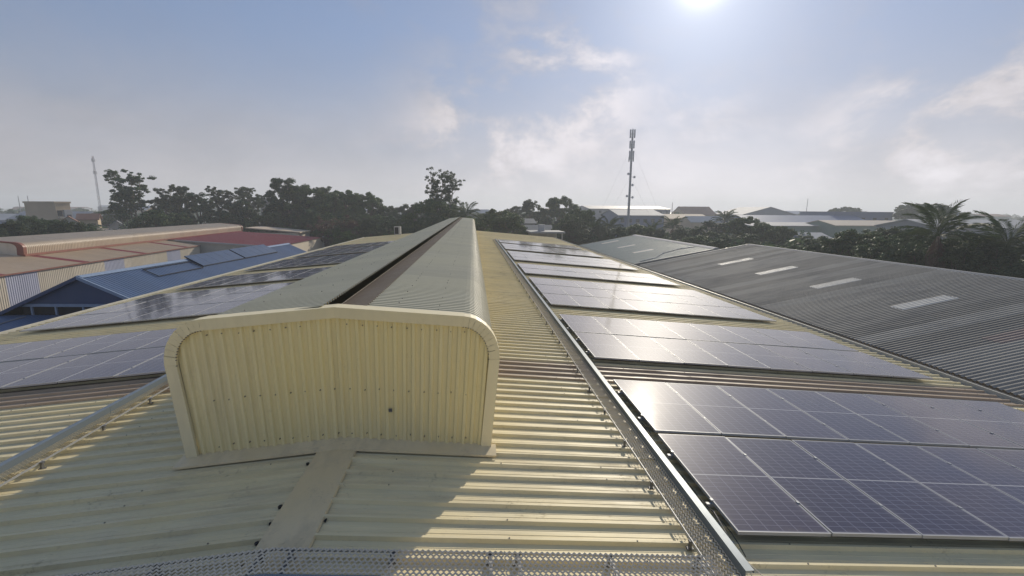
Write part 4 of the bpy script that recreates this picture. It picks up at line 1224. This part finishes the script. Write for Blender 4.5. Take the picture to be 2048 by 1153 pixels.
def gum_proto(seed, H, R, leaf, stems=2, size=.15, clump_r=.085, nb=12, per=150):
    """tall airy tree: bare pale stems, small leaf tufts at the ends of ascending branches"""
    rng = np.random.default_rng(seed)
    mb = MB(); cs, rs = [], []
    for s in range(stems):
        ox, oy = rng.normal(0, .25, 2)
        tx, ty = rng.normal(0, R*.42, 2) if stems > 1 else rng.normal(0, R*.15, 2)
        Hs = H*(.86+.12*rng.random()) if s else H*.95
        pts = []
        for k in range(7):
            t = k/6
            pts.append(Vector((ox+(tx-ox)*t**1.3+rng.normal(0, .12), oy+(ty-oy)*t**1.3+rng.normal(0, .12), Hs*t)))
        mb.tube(pts, [H*.0125*(1-.86*k/6) for k in range(7)], 6)
        for b_ in range(nb):
            t = .48 + .50*(b_+rng.random())/nb
            i = min(5, int(t*6)); f = t*6-i
            p = pts[i].lerp(pts[i+1], f)
            a = rng.random()*2*math.pi
            ln = R*(.75-.45*(t-.48)/.5)*(.6+.6*rng.random())
            e = p + Vector((math.cos(a)*ln, math.sin(a)*ln, ln*(.45+.5*rng.random())))
            m_ = p.lerp(e, .5) + Vector((0, 0, -.12*ln))
            mb.tube([p, m_, e], [H*.0042, H*.003, H*.0012], 4)
            for q in range(rng.integers(3, 6)):
                cs.append(tuple(e + Vector(rng.normal(0, .30*R*.6, 3)))); rs.append(R*clump_r*(1.0+1.5*rng.random()))
            cs.append(tuple(m_)); rs.append(R*clump_r*.9)
        cs.append(tuple(pts[-1])); rs.append(R*clump_r*1.6)
    v = leaf_cloud(cs, rs, per, size, .7, rng)
    return mb.mesh('trunk', True), quads_mesh('crown', v, leaf)

def bare_proto(seed, H, R, leaf):
    rng = np.random.default_rng(seed)
    mb = MB(); cs, rs = [], []
    mb.tube([(0, 0, 0), (0, 0, H*.35)], [H*.018, H*.013], 6)
    for i in range(22):
        a = rng.random()*2*math.pi; ln = R*(.5+.6*rng.random())
        z0 = H*(.18+.2*rng.random())
        e = Vector((math.cos(a)*ln, math.sin(a)*ln, H*(.5+.5*rng.random())))
        m_ = Vector((0, 0, z0)).lerp(e, .5)+Vector((0, 0, .4))
        mb.tube([(0, 0, z0), m_, e], [H*.008, H*.005, H*.0015], 4)
        for q in range(4):
            e2 = e + Vector(rng.normal(0, R*.22, 3)); mb.tube([m_.lerp(e, rng.random()), e2], [H*.003, H*.001], 3, False)
            cs.append(tuple(e2)); rs.append(R*.16)
    v = leaf_cloud(cs, rs, 45, .16, .8, rng)
    return mb.mesh('trunk', True), quads_mesh('crown', v, leaf)

PROTO = {
    'B': [(*broad_proto(1, 14, 4.6, M['leaf_dark']), 14), (*broad_proto(2, 15, 5.2, M['leaf_mid'], 40, 90), 15),
          (*broad_proto(3, 13, 4.2, M['leaf_dark'], 30, 100, .24, .34), 13), (*broad_proto(4, 12, 5.0, M['leaf_mid'], 36, 85, .27, .25), 12),
          (*broad_proto(5, 16, 4.8, M['leaf_gum'], 38, 90, .25, .34), 16)],
    'U': [(*gum_proto(21, 18, 2.9, M['leaf_gum'], 1), 18), (*gum_proto(22, 19, 3.3, M['leaf_gum'], 2), 19), (*gum_proto(23, 18, 3.0, M['leaf_dark'], 3), 18),
          (*gum_proto(24, 20, 3.8, M['leaf_gum'], 2, .15, .08, 13), 20)],
    'E': [(*gum_proto(61, 20, 2.5, M['leaf_gum'], 3, .13, .095, 18, 105), 20), (*gum_proto(62, 20, 2.6, M['leaf_gum'], 2, .13, .095, 18, 105), 20)],
    'S': [(*gum_proto(31, 14, 2.6, M['leaf_dark'], 2, .15, .11, 7), 14)],
    'N': [(*bare_proto(41, 10, 4.2, M['leaf_brown']), 10)],
    'A': [(*broad_proto(51, 11, 7.0, M['leaf_dark'], 26, 70, .4, .55, .4), 11)],
}
TREES = [('B',-64.8,72.0,1.1),('B',-66.4,78.0,1.6),('B',-59.1,74.0,1.0),('B',-61.4,80.0,0.2),('U',-76.9,115.0,11.4),('S',-78.1,112.0,6.2),('U',-72.7,118.0,8.7),('B',-72.2,120.0,6.5),('U',-68.4,120.0,8.6),('U',-65.1,122.0,8.2),('B',-64.7,118.0,6.5),('U',-63.2,124.0,8.6),('U',-61.1,126.0,7.7),('B',-56.3,120.0,4.8),('U',-56.0,124.0,8.7),('U',-55.7,128.0,7.6),('U',-50.4,122.0,6.8),('B',-44.1,118.0,10.2),('U',-42.7,116.0,10.1),('B',-40.6,120.0,8.9),('U',-37.5,122.0,8.8),('B',-33.8,118.0,6.8),('B',-30.1,120.0,7.6),('B',-25.6,122.0,7.2),('U',-32.3,126.0,7.8),('B',-22.3,125.0,4.7),('B',-18.5,130.0,4.3),('B',-13.4,128.0,4.7),('B',-63.3,100.0,2.4),('B',-57.2,98.0,1.9),('B',-52.6,106.0,1.6),('B',-46.6,108.0,1.3),('B',-43.8,108.0,2.0),('B',-34.5,106.0,2.6),('B',-31.8,106.0,2.0),('N',-26.4,95.0,0.7),('B',-23.8,98.0,1.6),('B',-19.2,96.0,1.2),('B',-16.6,104.0,1.6),('B',-11.4,98.0,0.7),('B',-27.8,96.0,-0.7),('B',-22.6,90.0,-1.3),('E',-6.1,105.0,12.0),('E',-2.9,106.0,11.3),('B',-6.8,102.0,5.2),('B',-2.6,98.0,3.3),('P',0.1,95.0,5.1),('P',4.0,92.0,3.1),('B',6.6,100.0,3.1),('B',9.0,96.0,2.4),('B',19.3,140.0,6.2),('B',29.0,142.0,7.3),('B',23.7,138.0,4.1),('B',15.6,150.0,4.1),('B',28.9,112.0,3.5),('B',23.2,100.0,2.1),('B',23.2,96.0,1.1),('P',30.2,104.0,1.9),('P',35.0,108.0,2.1),('B',30.0,98.0,-0.2),('B',33.2,96.0,-0.3),('B',38.6,100.0,-0.0),('P',46.7,110.0,0.7),('P',53.0,112.0,2.4),('B',43.0,98.0,-0.8),('B',46.7,95.0,-0.6),('B',52.1,98.0,-0.3),('B',59.9,108.0,0.8),('P',66.0,112.0,4.3),('B',63.9,104.0,0.9),('B',64.5,100.0,1.9),('B',66.1,96.0,0.6),('B',66.4,90.0,0.0),('B',51.2,88.0,-1.0),('B',55.0,84.0,-1.3),('B',63.2,80.0,-1.3),('B',62.9,76.0,-1.5),('B',49.5,55.5,-0.1),('B',52.4,55.5,0.8),('B',56.6,57.0,1.0),('B',56.0,54.0,1.25),('B',53.0,48.7,1.2),('P',47.4,40.7,4.75),('B',49.5,42.5,0.9),('B',55.0,44.5,1.1),('P',51.8,38.0,3.7),('B',51.0,40.0,0.9),('B',49.7,37.2,0.7),('B',47.8,38.5,0.2),('B',48.4,43.0,0.1),('B',47.9,47.0,0.3),('A',183.8,170.0,6.0),('A',201.2,230.0,5.1),('B',-107.3,150.0,2.2),('B',-120.7,160.0,1.5),('B',-95.8,110.0,0.8),('B',-41.7,135.0,3.9),('B',-51.5,132.0,3.7),('B',-7.0,95.0,2.3),('B',1.2,90.0,1.7),
 ('B',-70,90,-1.5),('B',-78,96,-1.0),('B',-84,104,-.8),('B',-90,96,-2.0),('B',-75,84,-1.8),('B',-52,96,-.5),('B',-14,90,-1.6),('B',12,90,-2.4),('B',36,92,-2.0),('B',41,90,-2.2),('B',57,92,-1.8),('B',46,78,-2.0),('B',52,70,-2.2),('B',48,62,-1.6),('B',58,62,-.8),('B',50.5,50,-.6),('B',45,84,-1.6)]
# palms
def frond_mesh(L_, seed):
    rng = np.random.default_rng(seed)
    n = 26
    pts = [(L_*(t - .12*t**3), L_*(.16*t - .46*t**2.6)) for t in [i/n for i in range(n+1)]]
    mb = MB()
    mb.tube([(x, 0, z) for x, z in pts[::2]], [.04*(1-.9*i/13) for i in range(14)], 4)
    for i in range(4, n+1):
        t = i/n
        ll = L_*.30*math.sin(math.pi*min(.93, .14+.72*t))**.8
        x, z = pts[i]
        for sd in (-1, 1):
            for sub in (0, .5):
                if rng.random() < .08: continue
                xx = x - sub*L_/n
                l2 = ll*(.8+.35*rng.random())
                dr = .28+.30*rng.random()
                tip = (xx + l2*.62, sd*l2*.70, z - l2*dr)
                midp = (xx + l2*.34, sd*l2*.38, z - l2*dr*.30)
                mb.poly([(xx, 0, z), (midp[0]+.045, midp[1], midp[2]), tip, (midp[0]-.035, midp[1], midp[2])])
    return mb.mesh('frond')
FR = []
for k, L_ in enumerate((3.6, 4.0, 4.4)):
    me = frond_mesh(L_, 60+k); me.materials.append(M['leaf_palm']); FR.append(me)
FRD = []
for me in FR:
    md = me.copy(); md.materials.clear(); md.materials.append(M['leaf_brown']); FRD.append(md)
def palm(x, y, top, label, big=1.0):
    t = thing('palm_tree', label, 'palm tree', (x, y, GZ), 0, 'coconut palms')
    H = top - GZ - 3.9*big
    mb = MB()
    lx, ly = random.uniform(-.6, .6), random.uniform(-.4, .4)
    n = 9
    mb.tube([(lx*(i/n)**2, ly*(i/n)**2, H*i/n) for i in range(n+1)], [.24-.10*i/n for i in range(n+1)], 8)
    part(t, 'trunk', mb, M['bark_pale'], local=True)
    nf = 21
    for k in range(nf):
        a = k*2.399 + random.uniform(-.2, .2)
        el = 1.32 - 1.75*(k/nf) + random.uniform(-.12, .12)
        dead = k >= nf-3
        o = part(t, 'dead_frond' if dead else 'frond', random.choice(FRD if dead else FR), None, local=True)
        if dead: el = -1.0 - .12*(nf-k)
        o.matrix_local = Matrix.Translation((lx, ly, H)) @ Matrix.Rotation(a, 4, 'Z') @ Matrix.Rotation(-el, 4, 'Y') @ Matrix.Scale(big*random.uniform(.88, 1.1), 4)
trees = [(x/y, k, x, y, z) for k, x, y, z in TREES]
trees.sort()
kinds = {'B': ('leafy_tree', 'bushy green tree'), 'U': ('gum_tree', 'tall airy tree'), 'E': ('gum_tree', 'pale stemmed open tree'), 'S': ('gum_tree', 'slanting airy tree'), 'N': ('dry_tree', 'brown half bare tree'), 'A': ('umbrella_tree', 'flat crowned hazy tree'), 'P': ('palm_tree', 'coconut palm')}
zones = [(-.9, 'far left bushes'), (-.50, 'wood behind the tan ventilator'), (-.24, 'wood behind the red roof'), (-.02, 'wood behind the left slope'), (.12, 'belt behind the ventilator end'), (.40, 'belt behind the factory end'), (.68, 'belt behind the teal roof'), (.95, 'belt behind the grey roof'), (9, 'thicket at the right edge')]
count = {}
for q, k, x, y, z in trees:
    zone = next(nm for lim, nm in zones if q < lim or lim == 9)
    key = (k, zone); count[key] = count.get(key, 0) + 1
tot = dict(count); seen = {}
def numword(i): return ORD[i]
for q, k, x, y, z in trees:
    zone = next(nm for lim, nm in zones if q < lim or lim == 9)
    key = (k, zone); i = seen.get(key, 0); seen[key] = i+1
    nm, kind = kinds[k]
    if tot[key] == 1: lab = f'only {kind} in the {zone}'
    else: lab = f'{kind} in the {zone}, {numword(i)} such from the left'
    if k == 'P':
        palm(x, y, z, lab, 1.02 if y < 60 else .95); continue
    pr = PROTO[k]
    tm, cm_, H0 = pr[(i*7 + int(abs(x)*3)) % len(pr)]
    H = z - GZ
    s = H/H0
    t = thing(nm, lab, 'tree', (x, y, GZ), random.uniform(0, 6.28), zone)
    wide = s*random.uniform(.95, 1.2)
    if k == 'B' and s < .8: wide = s*random.uniform(1.15, 1.45)
    t.matrix_basis = t.matrix_basis @ Matrix.Diagonal((wide, wide, s, 1))
    part(t, 'trunk', tm, M['bark_pale'] if k in 'USE' else M['bark'], local=True)
    part(t, 'crown', cm_, None, local=True)
# far woods that read as one mass
def far_wood(name, label, spans, seed, hmin, hmax, mat, size):
    rng = np.random.default_rng(seed)
    cs, rs = [], []
    for (x0, x1, y0, y1, n) in spans:
        for i in range(n):
            t = rng.random(); yv = y0+(y1-y0)*rng.random()
            h = hmin+(hmax-hmin)*rng.random()
            xx = x0+(x1-x0)*t
            for j in range(3):
                cs.append((xx+rng.normal(0, h*.25), yv+rng.normal(0, 1.5), GZ+h*(.25+.3*j))); rs.append(h*(.40-.06*j))
    v = leaf_cloud(cs, rs, 9, size, .8, rng)
    o = link(name, quads_mesh(name, v, mat), None); o['kind'] = 'stuff'; o['label'] = label; o['category'] = 'woodland'
far_wood('distant_woodland', 'hazy low woodland reaching to the horizon', [(-460, 560, 330, 460, 190), (-300, 380, 220, 330, 70), (-900, 1100, 560, 800, 260)], 3, 6, 10, M['leaf_dark'], 1.1)
far_wood('undergrowth', 'dense dark undergrowth between the trees', [(-100, -50, 86, 130, 90), (-50, 10, 92, 135, 90), (10, 70, 92, 130, 80), (46, 66, 36, 90, 70), (-130, -95, 90, 150, 40), (70, 150, 60, 125, 60)], 4, 3.5, 6.5, M['leaf_dark'], .5)

# ------------------------------------------------------------------ haze
hz = MB().box(-1850, 1850, -450, 1850, GZ-1.2, 36)
ho = link('haze', hz.mesh('haze'), None)
ho['kind'] = 'stuff'
ma = bpy.data.materials.new('haze_air'); ma.use_nodes = True
nt = ma.node_tree
for n in list(nt.nodes):
    if n.type == 'BSDF_PRINCIPLED': nt.nodes.remove(n)
pv = nt.nodes.new('ShaderNodeVolumePrincipled')
pv.inputs['Color'].default_value = (0.90, 0.95, 1.0, 1)
pv.inputs['Density'].default_value = 0.00085
pv.inputs['Anisotropy'].default_value = 0.2
nt.links.new(pv.outputs[0], nt.nodes['Material Output'].inputs['Volume'])
ho.data.materials.append(ma)
